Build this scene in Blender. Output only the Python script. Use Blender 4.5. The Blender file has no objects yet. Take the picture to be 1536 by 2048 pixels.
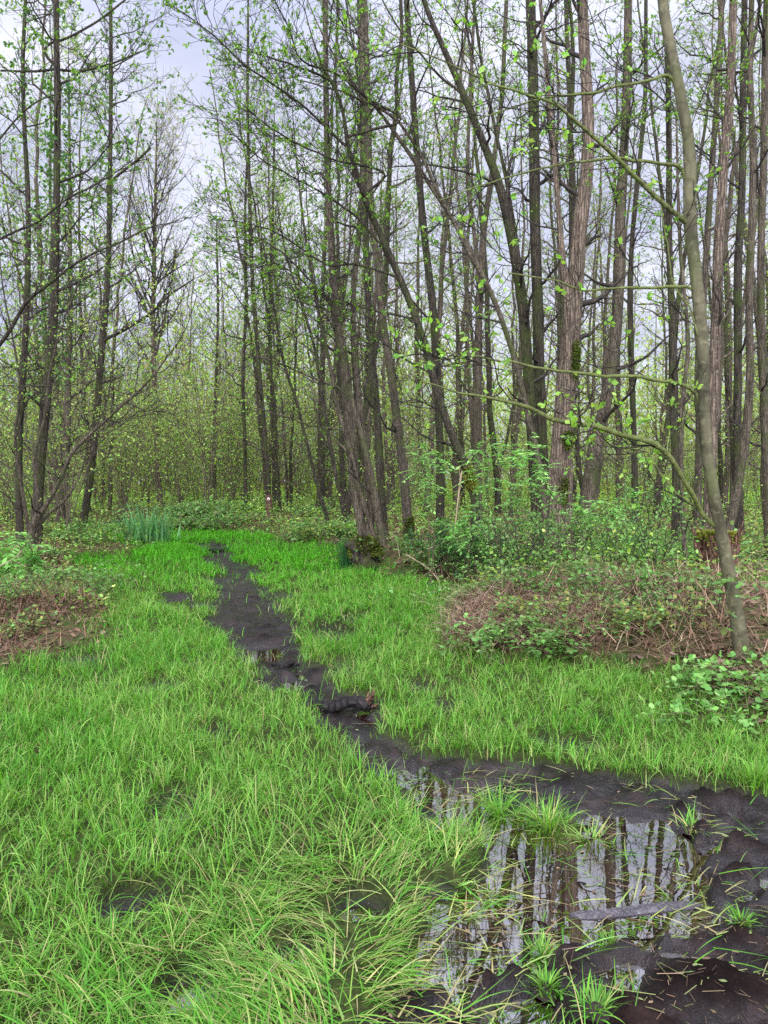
import bpy, math
import numpy as np
from mathutils import Vector

# ------------------------------------------------------------------ camera, sky, sun, exposure
scene = bpy.context.scene
CAM_H, FPX, HORIZON = 1.55, 1550.0, 950.0          # eye height (m), focal length and horizon in 1536x2048 photo pixels
PITCH = math.atan((1024 - HORIZON) / FPX)
cam_data = bpy.data.cameras.new("camera")
cam = bpy.data.objects.new("camera", cam_data)
scene.collection.objects.link(cam)
cam.location = (0, 0, CAM_H)
cam.rotation_euler = (math.pi / 2 - PITCH, 0, 0)
cam_data.sensor_fit = 'VERTICAL'
cam_data.sensor_height = 36.0
cam_data.lens = 36.0 * FPX / 2048.0
cam_data.clip_start, cam_data.clip_end = 0.05, 800.0
scene.camera = cam

world = bpy.data.worlds.new("World")
scene.world = world
world.use_nodes = True
wn, wl = world.node_tree.nodes, world.node_tree.links
wn.clear()
SUN_EL, SUN_ROT = math.radians(40), math.radians(200)
sky = wn.new("ShaderNodeTexSky")
sky.sky_type = 'NISHITA'
sky.sun_disc = False
sky.sun_elevation, sky.sun_rotation = SUN_EL, SUN_ROT
tc = wn.new("ShaderNodeTexCoord")
mp = wn.new("ShaderNodeMapping"); mp.inputs['Scale'].default_value = (1.6, 1.6, 4.0)
cn = wn.new("ShaderNodeTexNoise"); cn.inputs['Scale'].default_value = 2.2; cn.inputs['Detail'].default_value = 6
wl.new(tc.outputs['Generated'], mp.inputs['Vector']); wl.new(mp.outputs[0], cn.inputs['Vector'])
cr = wn.new("ShaderNodeValToRGB")                   # cloud tone: grey-lavender to white
cr.color_ramp.elements[0].position, cr.color_ramp.elements[0].color = 0.34, (0.56, 0.60, 0.80, 1)
cr.color_ramp.elements[1].position, cr.color_ramp.elements[1].color = 0.64, (0.90, 0.92, 1.06, 1)
wl.new(cn.outputs['Fac'], cr.inputs['Fac'])
sx = wn.new("ShaderNodeSeparateXYZ"); wl.new(tc.outputs['Generated'], sx.inputs[0])
ze = wn.new("ShaderNodeMapRange"); ze.interpolation_type = 'SMOOTHSTEP'   # the cloud cover is thinner overhead
ze.inputs['From Min'].default_value, ze.inputs['From Max'].default_value = 0.42, 0.95
ze.inputs['To Min'].default_value, ze.inputs['To Max'].default_value = 8.6, 32.0
wl.new(sx.outputs['Z'], ze.inputs['Value'])
vs = wn.new("ShaderNodeVectorMath"); vs.operation = 'SCALE'
be = wn.new("ShaderNodeMapRange"); be.interpolation_type = 'SMOOTHSTEP'   # and brightest behind the photographer, where the sun stands
be.inputs['From Min'].default_value, be.inputs['From Max'].default_value = 0.15, -0.75
be.inputs['To Min'].default_value, be.inputs['To Max'].default_value = 0.0, 30.0
wl.new(sx.outputs['Y'], be.inputs['Value'])
sm = wn.new("ShaderNodeMath"); sm.operation = 'ADD'; wl.new(ze.outputs[0], sm.inputs[0]); wl.new(be.outputs[0], sm.inputs[1])
wl.new(cr.outputs['Color'], vs.inputs[0]); wl.new(sm.outputs[0], vs.inputs['Scale'])
mx = wn.new("ShaderNodeMix"); mx.data_type = 'RGBA'; mx.inputs['Factor'].default_value = 0.93
wl.new(sky.outputs[0], mx.inputs['A']); wl.new(vs.outputs[0], mx.inputs['B'])
bg = wn.new("ShaderNodeBackground"); bg.inputs['Strength'].default_value = 0.12
wl.new(mx.outputs['Result'], bg.inputs['Color'])
wo = wn.new("ShaderNodeOutputWorld"); wl.new(bg.outputs[0], wo.inputs['Surface'])

sd = bpy.data.lights.new("sun", 'SUN')
sd.energy, sd.angle, sd.color = 1.5, math.radians(18), (1.0, 0.97, 0.92)
sun = bpy.data.objects.new("sun", sd)
scene.collection.objects.link(sun)
sdir = Vector((math.sin(SUN_ROT) * math.cos(SUN_EL), math.cos(SUN_ROT) * math.cos(SUN_EL), math.sin(SUN_EL)))
sun.rotation_euler = sdir.to_track_quat('Z', 'Y').to_euler()

scene.view_settings.view_transform = 'Standard'
scene.view_settings.look = 'None'
scene.view_settings.exposure = 0.17
scene.view_settings.gamma = 1.0
scene.view_settings.use_curve_mapping = False
cy = scene.cycles
cy.max_bounces, cy.diffuse_bounces, cy.glossy_bounces, cy.transmission_bounces, cy.transparent_max_bounces = 5, 3, 3, 3, 4
cy.caustics_reflective = cy.caustics_refractive = False
cy.use_denoising = False

# ------------------------------------------------------------------ small maths
rng = np.random.default_rng(7)
COL = scene.collection
CP, SP = math.cos(PITCH), math.sin(PITCH)


def px(x, y, Y):
    """the point at depth Y (m along +Y) seen at photo pixel x, y"""
    x, y, Y = np.asarray(x, float), np.asarray(y, float), np.asarray(Y, float)
    a, b = (x - 768) / FPX, (1024 - y) / FPX
    dy, dz = CP + b * SP, -SP + b * CP
    t = Y / dy
    return np.stack(np.broadcast_arrays(a * t, Y, CAM_H + dz * t), -1)


def gp(x, y, z=0.0):
    """the ground point (height z) seen at photo pixel x, y"""
    x, y = np.asarray(x, float), np.asarray(y, float)
    a, b = (x - 768) / FPX, (1024 - y) / FPX
    dy, dz = CP + b * SP, -SP + b * CP
    t = -(CAM_H - z) / dz
    return np.stack(np.broadcast_arrays(a * t, dy * t, z + 0 * t), -1)


def vnoise(x, y, s, seed=0):
    """smooth value noise, 0..1, feature size s"""
    r = np.random.default_rng(seed).random((256, 256))
    u, v = np.asarray(x) / s + 1000.3, np.asarray(y) / s + 1000.7
    iu, iv = np.floor(u).astype(int), np.floor(v).astype(int)
    fu, fv = u - iu, v - iv
    fu, fv = fu * fu * (3 - 2 * fu), fv * fv * (3 - 2 * fv)
    a, b = r[iu % 256, iv % 256], r[(iu + 1) % 256, iv % 256]
    c, d = r[iu % 256, (iv + 1) % 256], r[(iu + 1) % 256, (iv + 1) % 256]
    return (a * (1 - fu) + b * fu) * (1 - fv) + (c * (1 - fu) + d * fu) * fv


def fbm(x, y, s, seed=0, o=4):
    t, w, n = 0, 0, 1.0
    for k in range(o):
        t = t + n * vnoise(x, y, s / 2 ** k, seed + k); w += n; n *= .5
    return t / w


def sstep(a, b, x):
    t = np.clip((x - a) / (b - a), 0, 1)
    return t * t * (3 - 2 * t)


def sdf(poly, x, y):
    """signed distance to a polygon (negative inside)"""
    P = np.asarray(poly, float)
    x, y = np.asarray(x, float).ravel(), np.asarray(y, float).ravel()
    d = np.full(x.shape, 1e9); inside = np.zeros(x.shape, bool)
    for i in range(len(P)):
        ax, ay = P[i]; bx, by = P[(i + 1) % len(P)]
        ex, ey = bx - ax, by - ay
        t = np.clip(((x - ax) * ex + (y - ay) * ey) / (ex * ex + ey * ey + 1e-12), 0, 1)
        d = np.minimum(d, (x - ax - t * ex) ** 2 + (y - ay - t * ey) ** 2)
        c = (ay > y) != (by > y)
        with np.errstate(divide='ignore', invalid='ignore'):
            xi = ex * (y - ay) / (ey if ey else 1e-12) + ax
        inside ^= c & (x < xi)
    d = np.sqrt(d)
    return np.where(inside, -d, d)


def gpoly(pts):
    return [tuple(gp(a, b)[:2]) for a, b in pts]


# ------------------------------------------------------------------ ground plan (read off the photograph, laid on the ground)
LAWNS = [gpoly([(-700, 1480), (0, 1345), (70, 1325), (180, 1285), (190, 1230), (150, 1170), (130, 1135), (260, 1112), (320, 1085), (390, 1060),
                (480, 1068), (560, 1080), (640, 1092), (700, 1104), (725, 1135), (780, 1160), (930, 1172), (935, 1215), (885, 1250), (890, 1290),
                (1000, 1330), (1200, 1350), (1390, 1372), (1440, 1430), (1560, 1500), (2000, 1640), (3200, 3000), (-3200, 3000)]),
         gpoly([(100, 1078), (170, 1050), (230, 1046), (330, 1052), (390, 1060), (320, 1085), (260, 1096), (150, 1090)]),
         gpoly([(780, 1100), (1060, 1100), (1060, 1150), (930, 1150), (800, 1125)]),
         gpoly([(1150, 1150), (1340, 1150), (1380, 1195), (1180, 1195)]),
         gpoly([(1480, 1165), (1640, 1165), (1640, 1260), (1500, 1240)])]
MUDS = [gpoly([(392, 1086), (440, 1084), (458, 1100), (480, 1125), (502, 1150), (522, 1176), (560, 1196), (578, 1230), (566, 1262), (575, 1290),
               (600, 1318), (700, 1330), (705, 1345), (650, 1352), (690, 1378), (735, 1385), (760, 1410), (765, 1440), (795, 1470), (850, 1500),
               (960, 1520), (1080, 1515), (1180, 1540), (1290, 1545), (1400, 1560), (1560, 1600), (2200, 1700), (2600, 2600), (760, 2600), (700, 2250),
               (740, 2060), (780, 1985), (830, 1890), (890, 1810), (1000, 1730), (1010, 1670), (860, 1640), (800, 1570), (750, 1500), (680, 1480), (635, 1440),
               (610, 1400), (560, 1372), (530, 1340), (480, 1310), (455, 1285), (435, 1262), (445, 1230), (430, 1200), (452, 1172), (455, 1150), (440, 1125), (410, 1100)]),
        gpoly([(330, 1188), (375, 1186), (395, 1215), (345, 1222)]),
        gpoly([(205, 1045), (260, 1040), (262, 1056), (215, 1056)])]
WATERS = [gpoly([(775, 1500), (880, 1530), (960, 1565), (1010, 1600), (1180, 1605), (1400, 1610), (1430, 1690), (1410, 1800), (1405, 1852), (1280, 1862),
                 (1140, 1858), (1070, 1900), (1000, 1940), (930, 1985), (780, 1960), (760, 1920), (810, 1865), (880, 1780), (990, 1710), (960, 1650), (830, 1580)]),
          gpoly([(480, 1285), (555, 1285), (570, 1318), (500, 1318)]),
          gpoly([(545, 1338), (610, 1340), (610, 1366), (565, 1366)]),
          gpoly([(340, 1190), (372, 1190), (385, 1210), (350, 1216)])]
MUDFLAT = gpoly([(1150, 1865), (1400, 1872), (1600, 1800), (2000, 1900), (2600, 2600), (1050, 2600), (1020, 2080), (1080, 1940)])
WETSPOTS = [(340, 1610, 60, 50), (380, 1960, 70, 60), (600, 1890, 70, 40), (300, 1790, 50, 40), (720, 1800, 60, 40), (880, 1780, 60, 40), (240, 1810, 60, 50)]
BARE = [(890, 1410, 30, 22), (1150, 1490, 55, 18), (1195, 1440, 30, 14), (1080, 1480, 30, 12), (420, 1470, 45, 18), (660, 1265, 55, 22), (320, 1370, 60, 20),
        (840, 1370, 30, 14), (700, 1240, 40, 12), (560, 1190, 30, 8), (170, 1320, 60, 14), (430, 1235, 25, 10), (1000, 1450, 25, 10), (870, 1560, 60, 20)]
MOUNDS = [(gp(30, 1230), 1.4, 1.2, .2), (gp(60, 1140), 1.6, 1.6, .3), (gp(1180, 1270), 1.9, 1.0, .22), (gp(1010, 1230), 1.0, .7, .16), (gp(1450, 1330), 1.1, .9, .25),
          (gp(1400, 1240), 1.6, 1.2, .3), (gp(880, 1130), 1.7, 1.0, .4), (gp(740, 1120), .8, .7, .2), (gp(230, 1090), 2.2, 1.2, .25), (gp(560, 1050), 4, 2, .3), (gp(350, 1035), 4, 2.5, .3)]
W_LEVEL = -0.065


def spots(lst, x, y):
    m = np.zeros(np.shape(x))
    for (a, b, rx, ry) in lst:
        c = gp(a, b); ax = abs(gp(a + rx, b)[0] - c[0]); ay = abs(gp(a, b - ry)[1] - gp(a, b + ry)[1]) / 2
        m = np.maximum(m, 1 - sstep(.5, 1.15, np.hypot((x - c[0]) / ax, (y - c[1]) / ay)))
    return m


def masks(x, y):
    sh = np.shape(x)
    x, y = np.asarray(x, float).ravel(), np.asarray(y, float).ravel()
    wob = (fbm(x, y, .5, 11) - .5)
    sc = np.clip(y / 8, .35, 2.0)
    l = np.full(x.shape, 1e9)
    for p in LAWNS: l = np.minimum(l, sdf(p, x, y))
    lawn = 1 - sstep(-.18, .18, l / sc + wob * .7)
    lawn[y < 1.6] = 1
    m = np.full(x.shape, 1e9)
    for p in MUDS: m = np.minimum(m, sdf(p, x, y))
    mud = 1 - sstep(-.05, .16, m / sc + wob * .6)
    w = np.full(x.shape, 1e9)
    for p in WATERS: w = np.minimum(w, sdf(p, x, y))
    wat = 1 - sstep(-.16, .06, w / sc + wob * .5)
    flat = 1 - sstep(-.2, .1, sdf(MUDFLAT, x, y) + wob * .4)
    return [q.reshape(sh) for q in (lawn, mud, wat, flat)]


def ground_z(x, y, full=False):
    x, y = np.asarray(x, float), np.asarray(y, float)
    lawn, mud, wat, flat = masks(x, y)
    z = (fbm(x, y, 1.8, 3) - .5) * .07 + (fbm(x, y, .45, 23) - .5) * .05 + .01
    for (c, rx, ry, h) in MOUNDS:
        z = z + h * np.exp(-((x - c[0]) / rx) ** 2 - ((y - c[1]) / ry) ** 2) * (1 - lawn * .8)
    z = z + (1 - lawn) * (fbm(x, y, 1.1, 31) - .35) * .18
    wet, bare = spots(WETSPOTS, x, y), spots(BARE, x, y)
    z = z - wet * .085 - bare * .03
    churn = (fbm(x, y, .16, 41, 4) - .5)
    ridg = 1 - np.abs(fbm(x, y, .3, 51, 3) - .5) * 4
    z = z * (1 - mud * .7) - mud * .045 + mud * (churn * .10 + ridg * .02 + (fbm(x, y, .06, 43, 2) - .5) * .032 * (y < 9))
    z = z - wat * (.085 + .02 * churn) * (1 - flat)
    z = z + flat * (.04 + .02 * churn) * mud
    if full:
        fr = np.random.default_rng(88)
        for i in range(220):
            fx, fy = (gp(440 + 1100 * fr.random(), 1180 + 850 * fr.random())[:2]); th = fr.normal(.35, .5); dp = .025 + .03 * fr.random()
            k = (np.abs(x - fx) < .3) & (np.abs(y - fy) < .3)
            if not k.any(): continue
            dx, dy = x[k] - fx, y[k] - fy; u = (dx * math.cos(th) - dy * math.sin(th)) / .055; v = (dx * math.sin(th) + dy * math.cos(th)) / .14
            q = u * u + v * v; z[k] += mud[k] * (1 - .8 * flat[k]) * (-dp * np.exp(-q) + .35 * dp * np.exp(-(np.sqrt(q) - 1.35) ** 2 * 9))
    c = gp(1255, 1925); z = z - .1 * np.exp(-(np.hypot((x - c[0]) / .09, (y - c[1]) / .10)) ** 2)       # a boot hole full of water
    if full: return z, lawn, mud, wat, flat, wet, bare
    return z


# ------------------------------------------------------------------ mesh making
class MB:
    """collects quads (with a per-vertex tint and a material slot) and links them as one mesh object"""
    def __init__(s): s.v, s.f, s.t, s.m, s.n = [], [], [], [], 0

    def add(s, V, F, tint=(1, 1, 1), mat=0):
        V = np.asarray(V, np.float32).reshape(-1, 3); F = np.asarray(F, np.int64).reshape(-1, 4)
        t = np.asarray(tint, np.float32)
        if t.ndim == 1: t = np.broadcast_to(t, (len(V), 3))
        s.v.append(V); s.f.append(F + s.n); s.t.append(t.reshape(-1, 3)); s.m.append(np.full(len(F), mat, np.int32)); s.n += len(V)

    def mesh(s, name, mats, smooth=True):
        V = np.concatenate(s.v); F = np.concatenate(s.f); T = np.concatenate(s.t); M = np.concatenate(s.m)
        me = bpy.data.meshes.new(name)
        me.vertices.add(len(V)); me.vertices.foreach_set("co", V.ravel().astype(np.float32))
        me.loops.add(F.size); me.loops.foreach_set("vertex_index", F.ravel().astype(np.int32))
        me.polygons.add(len(F)); me.polygons.foreach_set("loop_start", np.arange(0, F.size, 4, dtype=np.int32))
        me.polygons.foreach_set("material_index", M)
        me.polygons.foreach_set("use_smooth", np.full(len(F), smooth))
        a = me.attributes.new("tint", 'FLOAT_COLOR', 'POINT')
        a.data.foreach_set("color", np.concatenate([T, np.ones((len(T), 1), np.float32)], 1).ravel().astype(np.float32))
        for m in mats: me.materials.append(m)
        me.update(calc_edges=True)
        return me

    def obj(s, name, mats, parent=None, smooth=True, loc=None):
        o = bpy.data.objects.new(name, s.mesh(name, mats, smooth)); COL.objects.link(o)
        if parent: o.parent = parent
        if loc is not None: o.location = loc
        return o


def norm(v): return v / (np.linalg.norm(v, axis=-1, keepdims=True) + 1e-9)


def tubes(mb, P, R, sides=4, tint=(1, 1, 1), mat=0, rough=0.0, rg=None):
    """tubes along n polylines P (n,k,3) with radii R (n,k)"""
    if len(P) == 0: return
    n, k, _ = P.shape
    T = np.gradient(P, axis=1); T = norm(T)
    ref = np.where(np.abs(T[:, :1, 2:3]) > .9, np.array([1., 0, 0]), np.array([0, 0, 1.]))
    U = norm(np.cross(np.broadcast_to(ref, T.shape), T)); W = np.cross(T, U)
    a = np.linspace(0, 2 * np.pi, sides, endpoint=False)
    rr = R[:, :, None] * np.ones(sides)
    if rough: rr = rr * (1 + rough * (rg or rng).standard_normal(rr.shape))
    V = P[:, :, None, :] + rr[..., None] * (np.cos(a)[None, None, :, None] * U[:, :, None, :] + np.sin(a)[None, None, :, None] * W[:, :, None, :])
    i = np.arange(k - 1)[:, None]; j = np.arange(sides)[None, :]; j2 = (j + 1) % sides
    f = np.stack(np.broadcast_arrays(i * sides + j, i * sides + j2, (i + 1) * sides + j2, (i + 1) * sides + j), -1).reshape(-1, 4)
    F = f[None] + (np.arange(n) * k * sides)[:, None, None]
    if np.ndim(tint) == 2: tint = np.repeat(tint, k * sides, 0)
    mb.add(V, F, tint, mat)


def catmull(pts, k):
    """smooth resampling of a polyline (m,d) to k rows"""
    p = np.asarray(pts, float)
    if len(p) == 2: return p[0] + (p[1] - p[0]) * np.linspace(0, 1, k)[:, None]
    q = np.vstack([2 * p[0] - p[1], p, 2 * p[-1] - p[-2]])
    d = np.r_[0, np.cumsum(np.linalg.norm(np.diff(p[:, :3], axis=0), axis=1))]
    t = np.interp(np.linspace(0, d[-1], k), d, np.arange(len(p)))
    i = np.minimum(t.astype(int), len(p) - 2); u = (t - i)[:, None]
    a, b, c, e = q[i], q[i + 1], q[i + 2], q[i + 3]
    return .5 * (2 * b + (c - a) * u + (2 * a - 5 * b + 4 * c - e) * u ** 2 + (3 * b - a - 3 * c + e) * u ** 3)


def spawn(P, R, n, t0, t1, ang, length, k, bend=.1, wig=.06, rr=.55, rmin=.003, taper=.45, rg=None):
    """n children along each parent polyline"""
    rg = rg or rng
    N, K, _ = P.shape
    t = t0 + (t1 - t0) * (np.arange(n)[None] + rg.random((N, n))) / n
    g = np.clip(t * (K - 1), 0, K - 1.001); i = g.astype(int); fr = (g - i)[..., None]
    ar = np.arange(N)[:, None]
    p0 = P[ar, i] * (1 - fr) + P[ar, i + 1] * fr
    T = norm(P[ar, i + 1] - P[ar, i])
    r0 = (R[ar, i] * (1 - fr[..., 0]) + R[ar, i + 1] * fr[..., 0]) * rr
    pr = norm(np.cross(T, rg.standard_normal(T.shape)))
    an = ang[0] + (ang[1] - ang[0]) * rg.random((N, n, 1))
    D = np.cos(an) * T + np.sin(an) * pr
    L = (length[0] + (length[1] - length[0]) * rg.random((N, n))) * (1 - taper * t)
    s = np.linspace(0, 1, k)
    Q = p0[:, :, None] + (D[:, :, None] * s[:, None] + np.array([0, 0, 1.]) * bend * (s ** 2)[:, None]) * L[..., None, None]
    w = np.cumsum(rg.standard_normal(Q.shape), 2) * (wig * L / math.sqrt(k))[..., None, None]
    Q = Q + (w - w[:, :, :1])
    q = np.maximum(np.maximum(r0, rmin)[..., None] * (1 - .8 * s), rmin)
    return Q.reshape(N * n, k, 3), q.reshape(N * n, k)


def palette(cols, n, rg, jit=.18):
    c = np.asarray(cols, float)[rg.integers(0, len(cols), n)]
    return np.clip(c * (1 + jit * rg.standard_normal((n, 1))) * (1 + .06 * rg.standard_normal((n, 3))), .004, .9)


def leaves(mb, pos, D, size, cols, rg, mat=1, wid=.62, fold=.25, up=.5):
    """one folded two-quad leaf at each pos, pointing along D"""
    n = len(pos)
    if n == 0: return
    D = norm(D)
    Nn = norm(rg.standard_normal((n, 3)) * .7 + np.array([0, 0, up * 1.6]))
    S = norm(np.cross(D, Nn)); Nn = np.cross(S, D)
    sz = (size * (.65 + .7 * rg.random(n)))[:, None]
    b = pos; tip = pos + D * sz; mid = pos + D * sz * .5 + Nn * sz * -.08
    l = mid + S * sz * wid * .5 + Nn * sz * fold * .35; r = mid - S * sz * wid * .5 + Nn * sz * fold * .35
    l2 = l + D * sz * .28 - S * sz * .1; r2 = r + D * sz * .28 + S * sz * .1
    V = np.stack([b, l, l2, tip, r2, r], 1)
    o = (np.arange(n) * 6)[:, None]
    F = np.concatenate([np.stack([0, 1, 2, 3] + o, -1).reshape(n, 4) if False else o + np.array([0, 1, 2, 3]), o + np.array([0, 3, 4, 5])], 0)
    mb.add(V, F, np.repeat(palette(cols, n, rg), 6, 0), mat)


def leaves_on(mb, P, m, size, cols, rg, t0=.3, mat=1, frac=1.0, **kw):
    """m leaves along each twig"""
    N, K, _ = P.shape
    if N == 0 or m <= 0: return
    if frac < 1 and m >= 1:
        P = P[rg.random(N) < frac]; N = len(P); m = m / frac
        if N == 0: return
    if m < 1:
        keep = rg.random(N) < m; P = P[keep]; N = len(P); m = 1
    t = t0 + (1 - t0) * rg.random((N, int(m)))
    g = np.clip(t * (K - 1), 0, K - 1.001); i = g.astype(int); fr = (g - i)[..., None]; ar = np.arange(N)[:, None]
    p = P[ar, i] * (1 - fr) + P[ar, i + 1] * fr
    T = norm(P[ar, i + 1] - P[ar, i])
    D = T * .6 + norm(rg.standard_normal(T.shape)) * .9 + np.array([0, 0, -.1])
    leaves(mb, p.reshape(-1, 3), D.reshape(-1, 3), size, cols, rg, mat, **kw)


# ------------------------------------------------------------------ materials
def mat_new(name):
    m = bpy.data.materials.new(name); m.use_nodes = True
    n, l = m.node_tree.nodes, m.node_tree.links
    n.clear()
    return m, n, l


def N(n, t, **kw):
    x = n.new(t)
    for k, v in kw.items():
        if k in x.inputs.keys(): x.inputs[k].default_value = v
        else: setattr(x, k, v)
    return x


def ramp(n, stops):
    r = n.new("ShaderNodeValToRGB"); e = r.color_ramp.elements
    while len(e) < len(stops): e.new(.5)
    for q, (p, c) in zip(e, stops): q.position, q.color = p, (*c, 1) if len(c) == 3 else c
    return r


def leaf_mat(name, trans=.45, rough=.5, spec=.3):
    m, n, l = mat_new(name)
    a = N(n, "ShaderNodeAttribute", attribute_name="tint")
    p = N(n, "ShaderNodeBsdfPrincipled", Roughness=rough); p.inputs['Specular IOR Level'].default_value = spec
    t = n.new("ShaderNodeBsdfTranslucent")
    hs = N(n, "ShaderNodeHueSaturation", Saturation=1.1, Value=1.15); hs.inputs['Hue'].default_value = .49
    l.new(a.outputs['Color'], p.inputs['Base Color']); l.new(a.outputs['Color'], hs.inputs['Color']); l.new(hs.outputs[0], t.inputs['Color'])
    mix = n.new("ShaderNodeMixShader"); mix.inputs[0].default_value = trans
    o = n.new("ShaderNodeOutputMaterial")
    l.new(p.outputs[0], mix.inputs[1]); l.new(t.outputs[0], mix.inputs[2]); l.new(mix.outputs[0], o.inputs['Surface'])
    return m


def tint_mat(name, rough=.8, spec=.2):
    m, n, l = mat_new(name)
    a = N(n, "ShaderNodeAttribute", attribute_name="tint")
    p = N(n, "ShaderNodeBsdfPrincipled", Roughness=rough); p.inputs['Specular IOR Level'].default_value = spec
    l.new(a.outputs['Color'], p.inputs['Base Color'])
    o = n.new("ShaderNodeOutputMaterial"); l.new(p.outputs[0], o.inputs['Surface'])
    return m


def bark_mat(name, dark, light, moss=.0, scale=14.0, bump=.6, ring=0.0, mosscol=(.045, .06, .012), stretch=.12):
    m, n, l = mat_new(name)
    t = n.new("ShaderNodeTexCoord"); mpg = n.new("ShaderNodeMapping"); mpg.inputs['Scale'].default_value = (1, 1, stretch)
    l.new(t.outputs['Object'], mpg.inputs['Vector'])
    n1 = N(n, "ShaderNodeTexNoise", Scale=scale, Detail=6.0, Roughness=.65); l.new(mpg.outputs[0], n1.inputs['Vector'])
    v1 = N(n, "ShaderNodeTexVoronoi", Scale=scale * 2.2, feature='DISTANCE_TO_EDGE'); l.new(mpg.outputs[0], v1.inputs['Vector'])
    vr = N(n, "ShaderNodeMapRange"); vr.inputs['From Max'].default_value = .22; l.new(v1.outputs['Distance'], vr.inputs['Value'])
    n2 = N(n, "ShaderNodeTexNoise", Scale=1.7, Detail=4.0); l.new(t.outputs['Object'], n2.inputs['Vector'])
    r1 = ramp(n, [(.3, dark), (.7, light)]); l.new(n1.outputs['Fac'], r1.inputs['Fac'])
    mm = N(n, "ShaderNodeMix", data_type='RGBA', blend_type='MULTIPLY'); mm.inputs['Factor'].default_value = .55 if ring == 0 else .15
    l.new(r1.outputs[0], mm.inputs['A']); l.new(vr.outputs[0], mm.inputs['B'])
    last = mm.outputs['Result']
    n3 = N(n, "ShaderNodeTexNoise", Scale=22.0, Detail=3.0); l.new(t.outputs['Object'], n3.inputs['Vector'])
    li = ramp(n, [(.56, (0, 0, 0)), (.66, (1, 1, 1))]); l.new(n3.outputs['Fac'], li.inputs['Fac'])     # grey lichen flecks
    m3 = N(n, "ShaderNodeMix", data_type='RGBA'); m3.inputs['B'].default_value = (light[0] * 1.35, light[1] * 1.4, light[2] * 1.35, 1)
    lf = N(n, "ShaderNodeMath", operation='MULTIPLY'); lf.inputs[1].default_value = .4; l.new(li.outputs[0], lf.inputs[0])
    l.new(lf.outputs[0], m3.inputs['Factor']); l.new(last, m3.inputs['A']); last = m3.outputs['Result']
    if ring:
        w = N(n, "ShaderNodeTexWave", Scale=1.6, Distortion=9.0, Detail=3.0, bands_direction='Z'); l.new(t.outputs['Object'], w.inputs['Vector'])
        wr = ramp(n, [(.0, (.55, .55, .55)), (.12, (1, 1, 1))]); l.new(w.outputs['Fac'], wr.inputs['Fac'])
        m4 = N(n, "ShaderNodeMix", data_type='RGBA', blend_type='MULTIPLY'); m4.inputs['Factor'].default_value = ring
        l.new(last, m4.inputs['A']); l.new(wr.outputs[0], m4.inputs['B']); last = m4.outputs['Result']
    if moss:
        r2 = ramp(n, [(.62 - .35 * moss, (0, 0, 0)), (.74 - .25 * moss, (1, 1, 1))]); l.new(n2.outputs['Fac'], r2.inputs['Fac'])
        m2 = N(n, "ShaderNodeMix", data_type='RGBA'); m2.inputs['B'].default_value = (*mosscol, 1)
        mf = N(n, "ShaderNodeMath", operation='MULTIPLY'); mf.inputs[1].default_value = .8; l.new(r2.outputs[0], mf.inputs[0])
        l.new(mf.outputs[0], m2.inputs['Factor']); l.new(last, m2.inputs['A']); last = m2.outputs['Result']
    p = N(n, "ShaderNodeBsdfPrincipled", Roughness=.85); p.inputs['Specular IOR Level'].default_value = .2
    l.new(last, p.inputs['Base Color'])
    b1 = N(n, "ShaderNodeBump", Strength=bump, Distance=.03)
    ad = N(n, "ShaderNodeMath", operation='ADD'); l.new(n1.outputs['Fac'], ad.inputs[0])
    vs_ = N(n, "ShaderNodeMath", operation='MULTIPLY'); vs_.inputs[1].default_value = .6; l.new(vr.outputs[0], vs_.inputs[0]); l.new(vs_.outputs[0], ad.inputs[1])
    l.new(ad.outputs[0], b1.inputs['Height']); l.new(b1.outputs[0], p.inputs['Normal'])
    o = n.new("ShaderNodeOutputMaterial"); l.new(p.outputs[0], o.inputs['Surface'])
    return m


M_LEAF = leaf_mat("spring_leaf")
M_GRASS = leaf_mat("grass_blade", .35, .6, .2)
M_DRY = tint_mat("dry_litter", .8)
M_TWIG = bark_mat("twig_bark", (.022, .018, .014), (.070, .056, .042), .0, 9, .2)
M_TWIG_PALE = bark_mat("pale_twig_bark", (.07, .056, .034), (.20, .165, .105), .0, 9, .2)
M_BARK = bark_mat("alder_bark", (.038, .030, .020), (.145, .115, .078), .3, 15, .55)
M_BARK2 = bark_mat("dark_alder_bark", (.020, .0165, .011), (.085, .068, .046), .4, 13, .8)
M_BARK_RED = bark_mat("red_brown_bark", (.058, .042, .029), (.22, .165, .115), .0, 11, 1.0)
M_SMOOTH = bark_mat("smooth_olive_bark", (.034, .032, .016), (.135, .122, .068), .35, 5, .3, .5, (.09, .10, .035), .5)
M_LIMB = bark_mat("mossy_limb_bark", (.065, .072, .022), (.17, .18, .07), .8, 8, .4, 0, (.10, .12, .03), .6)
M_MOSS = leaf_mat("moss", .15, .9, .1)
M_STUMP = bark_mat("rotten_stump_wood", (.05, .026, .018), (.25, .13, .085), .1, 12, 1.0)
M_WETWOOD = bark_mat("wet_black_wood", (.008, .007, .007), (.035, .028, .026), .0, 10, .8, 0, (.03, .03, .01), .5)


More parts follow.
